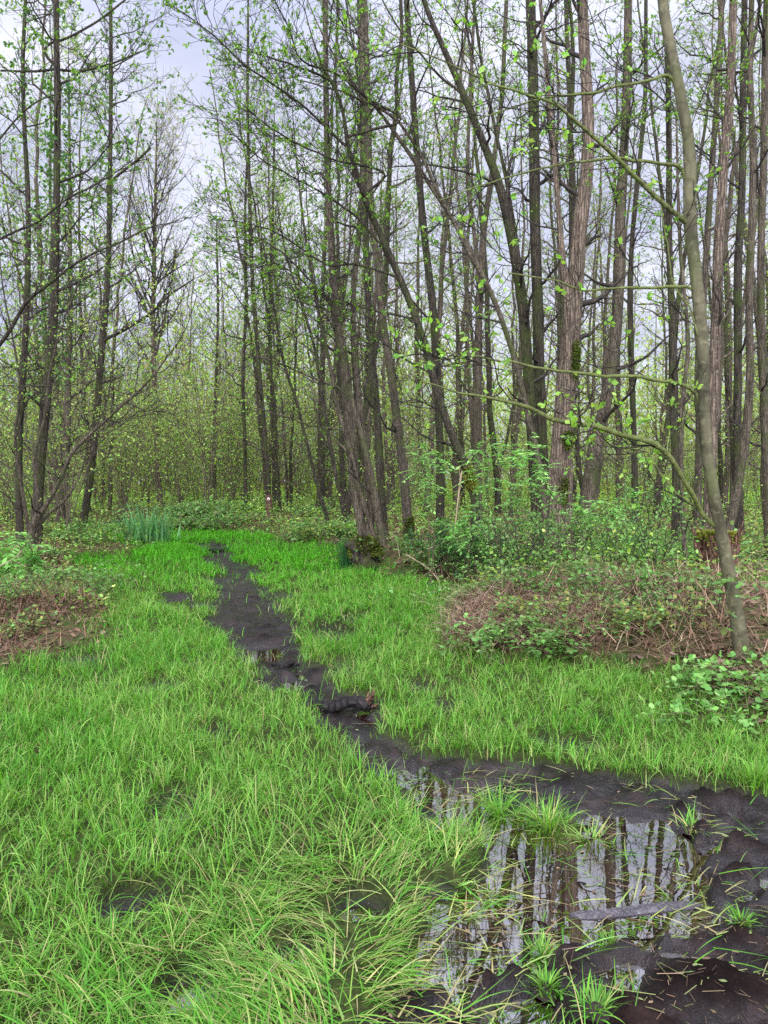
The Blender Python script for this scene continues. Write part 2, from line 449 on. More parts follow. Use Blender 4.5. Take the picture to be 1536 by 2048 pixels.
def ground_mat():
    m, n, l = mat_new("woodland_ground")
    t = n.new("ShaderNodeTexCoord")
    at = {k: N(n, "ShaderNodeAttribute", attribute_name=k) for k in ("mud", "lawn", "wet")}
    n1 = N(n, "ShaderNodeTexNoise", Scale=5.0, Detail=8.0, Roughness=.7); l.new(t.outputs['Object'], n1.inputs['Vector'])
    n2 = N(n, "ShaderNodeTexNoise", Scale=38.0, Detail=5.0, Roughness=.7); l.new(t.outputs['Object'], n2.inputs['Vector'])
    n3 = N(n, "ShaderNodeTexNoise", Scale=120.0, Detail=3.0); l.new(t.outputs['Object'], n3.inputs['Vector'])
    lit = ramp(n, [(.3, (.035, .022, .014)), (.5, (.085, .05, .03)), (.7, (.16, .105, .06))]); l.new(n2.outputs['Fac'], lit.inputs['Fac'])
    gre = ramp(n, [(.42, (0, 0, 0)), (.62, (1, 1, 1))]); l.new(n1.outputs['Fac'], gre.inputs['Fac'])
    fl = N(n, "ShaderNodeMix", data_type='RGBA'); fl.inputs['B'].default_value = (.045, .085, .02, 1)
    l.new(gre.outputs[0], fl.inputs['Factor']); l.new(lit.outputs[0], fl.inputs['A'])
    sod = ramp(n, [(.3, (.016, .018, .008)), (.55, (.04, .055, .015)), (.75, (.09, .10, .03))]); l.new(n2.outputs['Fac'], sod.inputs['Fac'])
    a = N(n, "ShaderNodeMix", data_type='RGBA'); l.new(at['lawn'].outputs['Fac'], a.inputs['Factor']); l.new(fl.outputs['Result'], a.inputs['A']); l.new(sod.outputs[0], a.inputs['B'])
    mudc = ramp(n, [(.28, (.003, .0020, .0016)), (.5, (.010, .0060, .0050)), (.72, (.034, .020, .0165))]); l.new(n1.outputs['Fac'], mudc.inputs['Fac'])
    fk = ramp(n, [(.66, (0, 0, 0)), (.72, (1, 1, 1))]); l.new(n3.outputs['Fac'], fk.inputs['Fac'])
    mc = N(n, "ShaderNodeMix", data_type='RGBA'); mc.inputs['B'].default_value = (.11, .08, .06, 1)
    ff = N(n, "ShaderNodeMath", operation='MULTIPLY'); ff.inputs[1].default_value = .35; l.new(fk.outputs[0], ff.inputs[0])
    l.new(ff.outputs[0], mc.inputs['Factor']); l.new(mudc.outputs[0], mc.inputs['A'])
    b = N(n, "ShaderNodeMix", data_type='RGBA'); l.new(at['mud'].outputs['Fac'], b.inputs['Factor']); l.new(a.outputs['Result'], b.inputs['A']); l.new(mc.outputs['Result'], b.inputs['B'])
    rm = ramp(n, [(.40, (.07, .07, .07)), (.47, (.4, .4, .4)), (.6, (.8, .8, .8))]); l.new(n1.outputs['Fac'], rm.inputs['Fac'])
    r = N(n, "ShaderNodeMix", data_type='FLOAT'); r.inputs['A'].default_value = .9
    wf = N(n, "ShaderNodeMath", operation='MULTIPLY_ADD'); wf.inputs[1].default_value = 1.6; l.new(n1.outputs['Fac'], wf.inputs[0]); wf.inputs[2].default_value = -.5
    wg = N(n, "ShaderNodeMath", operation='ADD', use_clamp=True); l.new(wf.outputs[0], wg.inputs[0]); l.new(at['wet'].outputs['Fac'], wg.inputs[1])
    wm = N(n, "ShaderNodeMath", operation='MULTIPLY', use_clamp=True); l.new(wg.outputs[0], wm.inputs[0]); l.new(at['wet'].outputs['Fac'], wm.inputs[1])
    wr = N(n, "ShaderNodeMapRange"); wr.inputs['To Min'].default_value = .62; wr.inputs['To Max'].default_value = .10; l.new(wm.outputs[0], wr.inputs['Value'])
    ws_ = N(n, "ShaderNodeMapRange"); ws_.inputs['To Min'].default_value = .03; ws_.inputs['To Max'].default_value = .40; l.new(wm.outputs[0], ws_.inputs['Value'])
    l.new(at['mud'].outputs['Fac'], r.inputs['Factor']); l.new(wr.outputs[0], r.inputs['B'])
    p = n.new("ShaderNodeBsdfPrincipled"); l.new(ws_.outputs[0], p.inputs['Specular IOR Level']); l.new(b.outputs['Result'], p.inputs['Base Color']); l.new(r.outputs['Result'], p.inputs['Roughness'])
    b1 = N(n, "ShaderNodeBump", Strength=.55, Distance=.05); l.new(n2.outputs['Fac'], b1.inputs['Height'])
    b2 = N(n, "ShaderNodeBump", Strength=.15, Distance=.01); l.new(n3.outputs['Fac'], b2.inputs['Height']); l.new(b1.outputs[0], b2.inputs['Normal'])
    l.new(b2.outputs[0], p.inputs['Normal'])
    o = n.new("ShaderNodeOutputMaterial"); l.new(p.outputs[0], o.inputs['Surface'])
    return m


def water_mat():
    m, n, l = mat_new("bog_water")
    t = n.new("ShaderNodeTexCoord")
    n1 = N(n, "ShaderNodeTexNoise", Scale=3.0, Detail=3.0); l.new(t.outputs['Object'], n1.inputs['Vector'])
    n2 = N(n, "ShaderNodeTexNoise", Scale=60.0, Detail=4.0, Roughness=.6); l.new(t.outputs['Object'], n2.inputs['Vector'])
    c = ramp(n, [(.35, (.004, .002, .0015)), (.7, (.022, .008, .004))]); l.new(n1.outputs['Fac'], c.inputs['Fac'])
    sc = ramp(n, [(.63, (0, 0, 0)), (.67, (1, 1, 1))]); l.new(n2.outputs['Fac'], sc.inputs['Fac'])            # scum and floating specks
    rr = N(n, "ShaderNodeMapRange"); rr.inputs['To Min'].default_value = .012; rr.inputs['To Max'].default_value = .55; l.new(sc.outputs[0], rr.inputs['Value'])
    p = N(n, "ShaderNodeBsdfPrincipled", IOR=5.0); l.new(c.outputs[0], p.inputs['Base Color']); l.new(rr.outputs[0], p.inputs['Roughness'])
    b = N(n, "ShaderNodeBump", Strength=.012, Distance=.02)
    n4 = N(n, "ShaderNodeTexNoise", Scale=9.0, Detail=2.0); l.new(t.outputs['Object'], n4.inputs['Vector'])
    l.new(n4.outputs['Fac'], b.inputs['Height']); l.new(b.outputs[0], p.inputs['Normal'])
    o = n.new("ShaderNodeOutputMaterial"); l.new(p.outputs[0], o.inputs['Surface'])
    return m


M_GROUND, M_WATER = ground_mat(), water_mat()

# ------------------------------------------------------------------ ground, mud track, water
def grid_rows():
    ys = [-12, -8, -5, -3, -1.5, -.5, .3, .8, 1.2]
    y = 1.5
    while y < 150: ys.append(y); y *= 1.0075 if y < 4 else (1.009 if y < 12 else (1.014 if y < 40 else 1.06))
    return np.array(ys)


def build_ground():
    ys = grid_rows()
    u = np.linspace(-1, 1, 341)
    wdt = np.maximum(ys, 1.6) * .62 + 1.0
    far = np.sign(u) * np.maximum(np.abs(u) - .94, 0) ** 1.0 * 0
    X = u[None] * wdt[:, None] + far[None]
    X = np.concatenate([-wdt[:, None] - np.array([60., 25, 10, 4, 1.5]), X, wdt[:, None] + np.array([1.5, 4, 10, 25, 60.])], 1)
    Yg = np.broadcast_to(ys[:, None], X.shape)
    z, lawn, mud, wat, flat, wet, bare = ground_z(X.ravel(), Yg.ravel(), True)
    mudm = np.maximum(mud, np.maximum(wet * .9, bare * .85))
    V = np.stack([X.ravel(), Yg.ravel(), z], 1)
    r, c = X.shape
    i = np.arange(r - 1)[:, None]; j = np.arange(c - 1)[None]
    F = np.stack([i * c + j, i * c + j + 1, (i + 1) * c + j + 1, (i + 1) * c + j], -1).reshape(-1, 4)
    ismud = mud[F].mean(1) > .5
    for name, sel in (("ground", ~ismud), ("mud_path", ismud)):
        f = F[sel]; used, inv = np.unique(f, return_inverse=True)
        mb = MB(); mb.add(V[used], inv.reshape(-1, 4))
        o = mb.obj(name, [M_GROUND]); o["kind"] = "structure"
        for an, val in (("mud", mudm), ("lawn", lawn), ("wet", (1 - sstep(W_LEVEL + .02, W_LEVEL + .10, z)) * np.clip(mudm * 1.3, 0, 1))):
            a = o.data.attributes.new(an, 'FLOAT', 'POINT'); a.data.foreach_set("value", val[used].astype(np.float32))
    mb = MB()
    mb.add([(-14, -3, W_LEVEL), (14, -3, W_LEVEL), (14, 30, W_LEVEL), (-14, 30, W_LEVEL)], [0, 1, 2, 3])
    o = mb.obj("puddle_water", [M_WATER]); o["kind"] = "structure"


build_ground()


def tag(o, label, cat, group=None):
    o["label"], o["category"] = label, cat
    if group: o["group"] = group
    return o


def empty(name, loc, label, cat, group=None, rz=0.0, sc=1.0):
    o = bpy.data.objects.new(name, None); COL.objects.link(o)
    o.location = [float(q) for q in loc]; o.rotation_euler = (0, 0, rz); o.scale = (sc, sc, sc); o.empty_display_size = .2
    return tag(o, label, cat, group)


def dup(root, loc, rz, sc, label, group, grp_tilt=0.0):
    c = root.copy(); COL.objects.link(c)
    c.location = [float(q) for q in loc]; c.rotation_euler = (0, 0, rz); c.scale = (sc, sc, sc); c["label"] = label
    if group: c["group"] = group
    elif "group" in c: del c["group"]
    if grp_tilt: c.rotation_euler = (grp_tilt * math.sin(rz * 7), grp_tilt * math.cos(rz * 11), rz)
    for ch in root.children:
        d = ch.copy(); COL.objects.link(d); d.parent = c
    return c


def gz(x, y): return float(ground_z(np.array([x]), np.array([y]))[0])


# ------------------------------------------------------------------ grass
G_LUSH = [(0.070, 0.320, 0.010), (0.093, 0.363, 0.013), (0.054, 0.262, 0.013), (0.116, 0.388, 0.020)]
G_NEAR = [(0.132, 0.312, 0.037), (0.179, 0.346, 0.052), (0.093, 0.253, 0.030), (0.233, 0.363, 0.082), (0.077, 0.220, 0.022), (0.108, 0.295, 0.022)]
G_DRY = [(0.327, 0.361, 0.112), (0.378, 0.361, 0.146), (0.275, 0.344, 0.086), (0.310, 0.267, 0.112)]
G_BLUE = [(0.072, 0.241, 0.019), (0.090, 0.275, 0.022)]


def blades(mb, pos, h, w, dirn, th0, th1, tint, k=4, mat=0):
    """arching grass blades; th0 = lean at the root, th1 = extra bend toward the tip"""
    n = len(pos)
    if n == 0: return
    s = np.linspace(0, 1, k + 1)
    th = th0[:, None] + th1[:, None] * s[None] ** 1.3
    ds = (h / k)[:, None]
    hx = np.concatenate([np.zeros((n, 1)), np.cumsum(np.sin((th[:, 1:] + th[:, :-1]) / 2) * ds, 1)], 1)
    hz = np.concatenate([np.zeros((n, 1)), np.cumsum(np.cos((th[:, 1:] + th[:, :-1]) / 2) * ds, 1)], 1)
    d = np.stack([np.cos(dirn), np.sin(dirn), 0 * dirn], 1); sd_ = np.stack([-np.sin(dirn), np.cos(dirn), 0 * dirn], 1)
    C = pos[:, None] + hx[..., None] * d[:, None] + hz[..., None] * np.array([0, 0, 1.])
    tw = (rng.standard_normal(n) * .6)[:, None] * s[None]
    ww = w[:, None] * (1 - .93 * s[None] ** 1.8) * .5
    S = sd_[:, None] * np.cos(tw)[..., None] + np.array([0, 0, 1.]) * np.sin(tw)[..., None]
    V = np.stack([C - S * ww[..., None], C + S * ww[..., None]], 2).reshape(n, -1, 3)
    i = np.arange(k) * 2
    f = np.stack([i, i + 1, i + 3, i + 2], -1)
    F = f[None] + (np.arange(n) * (k + 1) * 2)[:, None, None]
    mb.add(V, F, np.repeat(tint, (k + 1) * 2, 0), mat)


def build_grass():
    mb = MB()
    bands = [(1.7, 4.2, 7000, 6), (4.2, 7.5, 3400, 4), (7.5, 13, 1700, 3), (13, 22, 900, 2), (22, 34, 480, 2)]
    for (y0, y1, dens, k) in bands:
        area = ((.54 * (y0 + y1)) + 1.2) * (y1 - y0)
        n = int(dens * area)
        # tuft centres, then blades round them
        nt = n // 12
        ty = y0 + (y1 - y0) * rng.random(nt); tx = (rng.random(nt) * 2 - 1) * (.54 * ty + .6)
        ti = rng.integers(0, nt, n)
        tr = .012 + .04 * rng.random(nt)
        ang = rng.random(n) * 2 * np.pi; rad = np.abs(rng.standard_normal(n)) * tr[ti]
        x, y = tx[ti] + np.cos(ang) * rad, ty[ti] + np.sin(ang) * rad
        z, lawn, mud, wat, flat, wet, bare = ground_z(x, y, True)
        dn = fbm(x, y, .8, 61, 3)
        pr = lawn * (1 - mud) * np.clip(.5 + 1.2 * (dn - .35), .2, 1) * (1 - .6 * wet) * (1 - .8 * bare)
        pr = np.maximum(pr, lawn * mud * .02 * (fbm(x, y, .35, 71, 2) > .55))
        keep = rng.random(n) < pr
        x, y, z, ang, ti, bare, wet, mud = [q[keep] for q in (x, y, z, ang, ti, bare, wet, mud)]
        n = len(x)
        pxx = 768 + FPX * x / y; pyy = HORIZON + FPX * CAM_H / y
        flat_ = sstep(1500, 1900, pyy) * sstep(150, 900, pxx - 0 * pyy) * .9 + .35 * sstep(1650, 2000, pyy)
        flat_ = np.clip(flat_ * (.45 + 1.1 * fbm(x, y, .5, 81, 2)) + wet * .3, 0, 1)
        lush = sstep(9, 14, y)
        hgt = np.where(y < 5, .108, .112) * (.55 + .9 * rng.random(n)) * (.65 + .7 * fbm(x, y, .6, 91, 2)) * (1 - .35 * bare)
        tuft_h = (.6 + .8 * rng.random(nt))[ti]; hgt = hgt * tuft_h * (1 + .15 * lush)
        hgt = hgt * (1 + .25 * flat_)
        wid = np.maximum(.0042 * (.55 + .75 * rng.random(n)), .0007 * y)
        wid = wid * np.where(rng.random(n) < .06, 1.8, 1.0)
        lay = 3.6 + 1.6 * (fbm(x, y, .9, 101, 2) - .5) * 2 + np.where(pxx > 700, -2.9, 0)      # direction the flattened grass lies
        dirn = np.where(rng.random(n) < flat_ * .8, lay + .5 * rng.standard_normal(n), ang)
        th0 = .12 + .35 * rng.random(n) + flat_ * (.6 + .5 * rng.random(n))
        th1 = (.4 + 1.5 * rng.random(n)) * (1 - .4 * flat_) - .1 * lush
        tt = np.where(lush[:, None] > rng.random((n, 1)), palette(G_LUSH, n, rng), palette(G_NEAR, n, rng))
        bl = fbm(x, y, 1.5, 111, 2)[:, None]
        tt = np.where((bl > .56) & (rng.random((n, 1)) < .5), palette(G_BLUE, n, rng), tt)
        dry = rng.random(n) < (.04 + .26 * flat_ + .15 * bare) * (1 - .8 * lush)
        tt = np.where(dry[:, None], palette(G_DRY, n, rng), tt)
        blades(mb, np.stack([x, y, z - .005], 1), hgt, wid, dirn, th0, th1, tt, k)
    o = mb.obj("meadow_grass", [M_GRASS], smooth=False); o["kind"] = "stuff"
    tag(o, "bright green grass covering the wet meadow on both sides of the mud track", "grass")
    # flattened straws lying in and on the puddle margin
    mb = MB(); n = 3300
    p = gp(560 + 980 * rng.random(n) ** 1.0, 1540 + 520 * rng.random(n))
    z, lawn, mud, wat, flat, wet, bare = ground_z(p[:, 0], p[:, 1], True)
    q = rng.random(n) < (mud * (.25 + .75 * (fbm(p[:, 0], p[:, 1], .4, 121, 2) > .5))) * np.where(768 + FPX * p[:, 0] / p[:, 1] > 1050, .22, 1) * (1 - .75 * flat)
    p = p[q]; z = np.maximum(z[q], W_LEVEL); n = len(p); p[:, 2] = z + .004
    blades(mb, p, .06 + .15 * rng.random(n), .0035 + .0035 * rng.random(n), rng.normal(.2, .8, n) + np.pi * (rng.random(n) < .4), 1.1 + .4 * rng.random(n), .7 * rng.random(n),
           np.where(rng.random((n, 1)) < .55, palette(G_DRY, n, rng), palette(G_NEAR, n, rng)), 4)
    o = mb.obj("fallen_straw", [M_GRASS], smooth=False); o["kind"] = "stuff"
    tag(o, "loose yellow and green grass straws lying flat on the puddle and mud", "straw")


build_grass()


def tussock(name, x, y, n, h, spread, label, cat="tussock", cols=G_NEAR, lean=(.1, .6), wid=.006, curve=(.3, 1.2), group=None, z=None, Y=None):
    c = gp(x, y) if Y is None else px(x, y, Y)
    zz = max(gz(c[0], c[1]), W_LEVEL - .01) if z is None else z
    root = empty(name, (c[0], c[1], zz), label, cat, group)
    mb = MB()
    a = rng.random(n) * 2 * np.pi; r = np.abs(rng.standard_normal(n)) * spread
    blades(mb, np.stack([np.cos(a) * r, np.sin(a) * r, np.full(n, -.01)], 1), h * (.5 + .7 * rng.random(n)), np.full(n, wid) * (.7 + .6 * rng.random(n)), a + .6 * rng.standard_normal(n),
           lean[0] + (lean[1] - lean[0]) * rng.random(n), curve[0] + (curve[1] - curve[0]) * rng.random(n), palette(cols, n, rng), 5)
    mb.obj("leaf_blades", [M_GRASS], root, smooth=False)
    m2 = MB(); k = 9
    cap = np.array([[math.cos(t) * spread * 1.1 * q, math.sin(t) * spread * 1.1 * q, .03 * (1 - q * q) - .02] for q in (.05, .5, 1.) for t in np.linspace(0, 2 * np.pi, k, endpoint=False)])
    f = [(i * k + j, i * k + (j + 1) % k, (i + 1) * k + (j + 1) % k, (i + 1) * k + j) for i in range(2) for j in range(k)]
    m2.add(cap, f, (.025, .018, .014)); m2.obj("root_clump", [M_DRY], root)
    return root


tussock("grass_tussock", 1095, 1622, 300, .15, .075, "long drooping grass tussock standing in the upper part of the puddle", lean=(.2, .9), cols=G_NEAR + G_DRY[:1])
tussock("grass_tussock", 1000, 1600, 200, .15, .06, "grass tussock at the head of the puddle, touching the drooping one", lean=(.2, .9))
tussock("grass_tussock", 1185, 1650, 70, .13, .04, "small yellowed grass tussock over the bright reflection in the puddle", lean=(.5, 1.1), cols=G_DRY + G_NEAR)
tussock("grass_tussock", 1088, 1872, 170, .065, .036, "short upright green tussock on the mud lip below the puddle")
tussock("grass_tussock", 1095, 1950, 140, .075, .04, "green tussock on the mud between the boot hole and the dark water", lean=(.2, .8))
tussock("grass_tussock", 1225, 1848, 70, .06, .022, "little green tuft against the near edge of the sunken plank", lean=(.2, .8))
tussock("grass_tussock", 1485, 1850, 60, .07, .022, "lone green tuft on the mud just past the far end of the sunken plank", lean=(.3, 1.))
tussock("grass_tussock", 1385, 1640, 45, .13, .04, "thin sparse tuft in the shallow water near the far mud bank", lean=(.2, 1.1), cols=G_DRY + G_NEAR)
tussock("grass_tussock", 1510, 1570, 200, .14, .07, "bright green tussock on the mud bank at the right edge of the photo")
tussock("grass_tussock", 1190, 2030, 70, .08, .04, "loose green tuft on the mud at the bottom edge of the photo", lean=(.3, 1.0))
tussock("rush_clump", 693, 1143, 260, .62, .07, "dark green rush clump standing beside the mossy coppice stool", "rush", [(.03, .11, .03), (.04, .14, .035)], (.02, .3), .006, (.0, .25))
for i, (x, y, hh, lab) in enumerate([(262, 1094, .75, "clump of grey-green iris leaves nearest the dead bracken"), (292, 1092, .8, "tall middle clump of iris leaves at the far end of the lawn"), (325, 1090, .7, "iris clump closest to the mud track, leaves leaning over the lawn")]):
    tussock("iris_clump", x, y, 60, hh, .14, lab, "iris", [(.09, .25, .07), (.13, .32, .10), (.17, .35, .14)], (.02, .4), .035, (.0, .7), "iris clumps at the end of the lawn")

# ------------------------------------------------------------------ trees
L_SPRING = [(0.123, 0.270, 0.030), (0.162, 0.320, 0.038), (0.095, 0.210, 0.024), (0.199, 0.340, 0.051)]
L_PALE = [(0.357, 0.525, 0.104), (0.284, 0.473, 0.085), (0.420, 0.525, 0.130), (0.252, 0.420, 0.072)]
L_OLIVE = [(0.264, 0.300, 0.064), (0.312, 0.288, 0.080), (0.216, 0.288, 0.052), (0.336, 0.325, 0.096)]
L_MINT = [(0.220, 0.460, 0.108), (0.280, 0.520, 0.137), (0.170, 0.400, 0.079)]
L_BRIGHT = [(.22, .42, .06), (.28, .46, .08), (.18, .38, .06)]
L_DARK = [(0.060, 0.152, 0.030), (0.080, 0.190, 0.036), (0.050, 0.123, 0.024)]


def crown_on(mb, P, R, rg, prim, plen, sub=6, twig=5, leaf=2, lsize=.045, cols=L_SPRING, t0=.35, t1=.98, ang=(.75, 1.25), bend=.22, slen=(.5, 1.0), tlen=(.18, .42), rmin=.0026, ptaper=.55):
    """branches, side branches, twigs and leaves on stems P (n,k,3)"""
    b, br = spawn(P, R, prim, t0, t1, ang, plen, 7, bend, .09, .42, .006, ptaper, rg)
    tubes(mb, b, br, 4)
    s, sr = spawn(b, br, sub, .15, 1., (.5, 1.05), slen, 5, .12, .10, .6, rmin * 1.2, .35, rg)
    tubes(mb, s, sr, 3)
    w, wr = spawn(s, sr, twig, .15, 1., (.45, 1.1), tlen, 3, .06, .10, .7, rmin, .3, rg)
    tubes(mb, w, wr, 3)
    leaves_on(mb, w, leaf, lsize, cols, rg, .55, frac=.5)
    leaves_on(mb, s, max(leaf * .6, .3), lsize, cols, rg, .5)




WS, LS = .62, .58      # photo widths above were read along the blurred outline; these bring them to the wood itself


def stem3d(pts, Y, ext, k=46, dY=0.0, loc=None, seed=0):
    """a stem traced in the photo (x, y, width px), stood at depth Y (lean dY toward/away), continued ext metres beyond the frame"""
    p = np.array(pts, float)
    s = np.linspace(0, 1, len(p)); Yv = Y + dY * s
    q = px(p[:, 0], p[:, 1], Yv); r = WS * p[:, 2] / 2 / FPX * Yv
    if ext > 0:
        d = norm(q[-1] - q[-2]); d = norm(d + np.array([0, 0, .5])); d2 = norm(d + np.array([0, 0, .4]))
        q = np.vstack([q, q[-1] + d * ext * .5, q[-1] + d * ext * .5 + d2 * ext * .5]); r = np.r_[r, r[-1] * .62, r[-1] * .12]
    c = catmull(np.column_stack([q, r]), k)
    return c[:, :3], np.maximum(c[:, 3], .006)


TREE_N = 0


def traced_tree(name, label, Y, stems, bark=None, limbs=(), ext=6.0, prim=16, plen=(1.2, 2.4), zc=4.5, leaf=4, lsize=.042, cols=L_SPRING, group=None, sub=6, twig=6,
                limb_mat=None, limb_leaf=2, limb_size=.045, limb_cols=L_SPRING, lsub=3.2, flare=1.3, dYs=None, stool=None, ivy=None, moss=None, low=3, cat="tree", sides=14, stem_name="trunk", limb_slen=(.35, .8), ang=(.75, 1.25), ls=LS):
    global TREE_N
    TREE_N += 1
    rg = np.random.default_rng(100 + TREE_N)
    bark = bark or M_BARK
    b0 = px(stems[0][0][0], stems[0][0][1], Y)
    base = np.array([b0[0], Y, gz(b0[0], Y) - .02])
    root = empty(name, base, label, cat, group)
    crown = MB(); stems3 = []
    for si, st in enumerate(stems):
        e = ext[si] if isinstance(ext, (list, tuple)) else ext
        P, R = stem3d(st, Y, e, dY=(dYs[si] if dYs else rg.normal(0, .35)))
        # plant the foot on the ground
        if stool is None and P[0, 2] > base[2] - .05:
            P = np.vstack([[P[0, 0] - (P[1, 0] - P[0, 0]) * .3, P[0, 1], base[2] - .15], P]); R = np.r_[R[0], R]
        Pl = P - base; stems3.append((Pl, R))
        hgt = Pl[:, 2]
        Rf = R * (1 + (flare - 1) * np.exp(-np.maximum(hgt, 0) / .25))
        nz = 1 + .05 * np.interp(hgt, np.linspace(-1, 25, 160), np.convolve(rg.standard_normal(160), [.25, .5, .25], 'same'))
        mb = MB(); tubes(mb, Pl[None], (Rf * nz)[None], sides, rough=.022, rg=rg)
        mb.obj(stem_name, [bark], root)
        H = hgt.max()
        t = np.clip(np.searchsorted(hgt, min(zc, H * .7)) / len(hgt), .05, .95)
        prim = max(4, int(prim * .95)) if prim else 0
        if prim: crown_on(crown, Pl[None], R[None], rg, prim, plen, sub, twig, leaf, lsize, cols, t0=t, ang=ang)
        if low: crown_on(crown, Pl[None], R[None], rg, low, (.4, 1.3), 3, 3, .8, lsize, cols, t0=.12, t1=max(t, .3), ptaper=.2, slen=(.2, .5), tlen=(.1, .25))
    for li, lm in enumerate(limbs):
        pts, Ya, Yb = lm
        p = np.array(pts, float); Yv = np.linspace(Ya, Yb, len(p))
        q = px(p[:, 0], p[:, 1], Yv) - base; r = ls * p[:, 2] / 2 / FPX * Yv
        best = None
        for (SPt, SRt) in stems3:
            dd = np.linalg.norm((SPt - q[0]) * np.array([1, .35, 1]), axis=1); k_ = int(dd.argmin())
            if dd[k_] < .9 and (best is None or dd[k_] < best[0]): best = (dd[k_], SPt[max(k_ - 1, 0)], SPt[k_][1] - q[0][1])
        if best is not None:
            q[:, 1] += best[2] * np.linspace(1, 0, len(q)) ** 2
            q = np.vstack([best[1], q]); r = np.r_[r[0] * 1.25, r]
        c = catmull(np.column_stack([q, r]), 28)
        c[:, :3] += np.convolve(rg.standard_normal(28), [.2, .6, .2], 'same')[:, None] * np.array([.2, .2, .35]) * .03
        c[:, 3] = np.maximum(c[:, 3], .004)
        mb = MB(); tubes(mb, c[None, :, :3], c[None, :, 3], 8, rough=.04, rg=rg); mb.obj("limb", [limb_mat or bark], root)
        L = np.linalg.norm(np.diff(c[:, :3], axis=0), axis=1).sum()
        ns = max(3, int(L * lsub))
        s, sr = spawn(c[None, :, :3], c[None, :, 3], ns, .18, 1., (.5, 1.0), limb_slen, 5, .16, .11, .55, .004, .25, rg)
        tubes(crown, s, sr, 3)
        s2, sr2 = spawn(s, sr, 3, .2, 1., (.45, 1.), (limb_slen[0] * .6, limb_slen[1] * .65), 4, .1, .1, .7, .0035, .3, rg); tubes(crown, s2, sr2, 3)
        w, wr = spawn(np.concatenate([s2, s[:, ::1][:, :4]]), np.concatenate([sr2, sr[:, :4]]), 3, .2, 1., (.4, 1.), (.12, .3), 3, .05, .1, .7, .003, .3, rg); tubes(crown, w, wr, 3)
        leaves_on(crown, w, limb_leaf, limb_size, limb_cols, rg, .6, frac=.42)
    if crown.n: crown.obj("crown", [M_TWIG, M_LEAF], root)
    if ivy:
        y0, y1, n, rad = ivy
        P, R = stem3d(stems[0], Y, 0)
        zc_ = P[:, 2]; za, zb = px(0, y1, Y)[2], px(0, y0, Y)[2]
        zz = za + (zb - za) * rg.random(n); cl = .35 + .65 * (np.sin(zz * 2.3 + 1) > -.2)
        c = np.stack([np.interp(zz, zc_, P[:, 0]), np.interp(zz, zc_, P[:, 1]), zz], 1) - base
        a = rg.random(n) * 6.283; rr = rad * np.abs(rg.standard_normal(n)) * cl + .08
        p = c + np.stack([np.cos(a) * rr, np.sin(a) * rr, rg.standard_normal(n) * .12], 1)
        mb = MB(); leaves(mb, p, np.stack([np.cos(a), np.sin(a), -.6 + 0 * a], 1),   .058, L_DARK, rg, 0, wid=.9); mb.obj("ivy", [M_LEAF], root)
    for ms in (moss or []):
        x, y, wpx, hpx, cols_ = ms
        n = 1300
        q = px(x + wpx * rg.standard_normal(n) * .4, y + hpx * (rg.random(n) - .5) * (.5 + .5 * rg.random(n)), Y)
        P, R = stem3d(stems[0], Y, 0, dY=(dYs[0] if dYs else 0))
        cx = np.interp(q[:, 2], P[:, 2], P[:, 0]); cyv = np.interp(q[:, 2], P[:, 2], P[:, 1]); rr = np.interp(q[:, 2], P[:, 2], R)
        dx = np.clip(q[:, 0] - cx, -rr * .97, rr * .97); yy = cyv - np.sqrt(np.maximum(rr * rr - dx * dx, 0))
        p = np.stack([cx + dx, yy, q[:, 2]], 1) - base
        D = np.stack([dx / rr, -np.sqrt(np.maximum(1 - (dx / rr) ** 2, 0)), -.3 + 0 * dx], 1)
        mb = MB(); leaves(mb, p, D + .5 * rg.standard_normal(D.shape), .04, cols_, rg, 0, wid=.5); mb.obj("moss_patch", [M_MOSS], root)
    if stool:
        stool_mesh(root, base, Y, stool, rg)
    return root


MOSSC = [(.08, .11, .018), (.11, .14, .025), (.06, .08, .014)]
MOSSY = [(.17, .19, .025), (.12, .14, .02), (.20, .21, .04)]


def lump(mb, rings, rg, sides=20, amp=.08, tint=(1, 1, 1)):
    """a knobbly closed lump from (z, radius x, radius y, cx, cy) rings"""
    R = np.array(rings, float)
    zi = np.linspace(0, len(R) - 1, len(R) * 4)
    R = np.stack([np.interp(zi, np.arange(len(R)), R[:, i]) for i in range(5)], 1)
    a = np.linspace(0, 2 * np.pi, sides, endpoint=False)
    nz = rg.standard_normal((len(R), sides))
    for _ in range(4): nz = (nz + .4 * np.roll(nz, 1, 1) + .4 * np.roll(nz, -1, 1) + 1.6 * np.vstack([nz[1:], nz[-1:]]) + 1.6 * np.vstack([nz[:1], nz[:-1]])) / 5 * 1.45
    nz = 1 + amp * nz + .10 * np.sin(a * 3 + 1)[None] + .07 * np.sin(a * 5 + R[:, :1] * 3)
    V = np.stack([R[:, 3:4] + R[:, 1:2] * np.cos(a) * nz, R[:, 4:5] + R[:, 2:3] * np.sin(a) * nz, np.broadcast_to(R[:, :1], nz.shape) + .015 * nz], -1)
    k = len(R); i = np.arange(k - 1)[:, None]; j = np.arange(sides)[None]; j2 = (j + 1) % sides
    F = np.stack([i * sides + j, i * sides + j2, (i + 1) * sides + j2, (i + 1) * sides + j], -1).reshape(-1, 4)
    mb.add(V, F, tint)


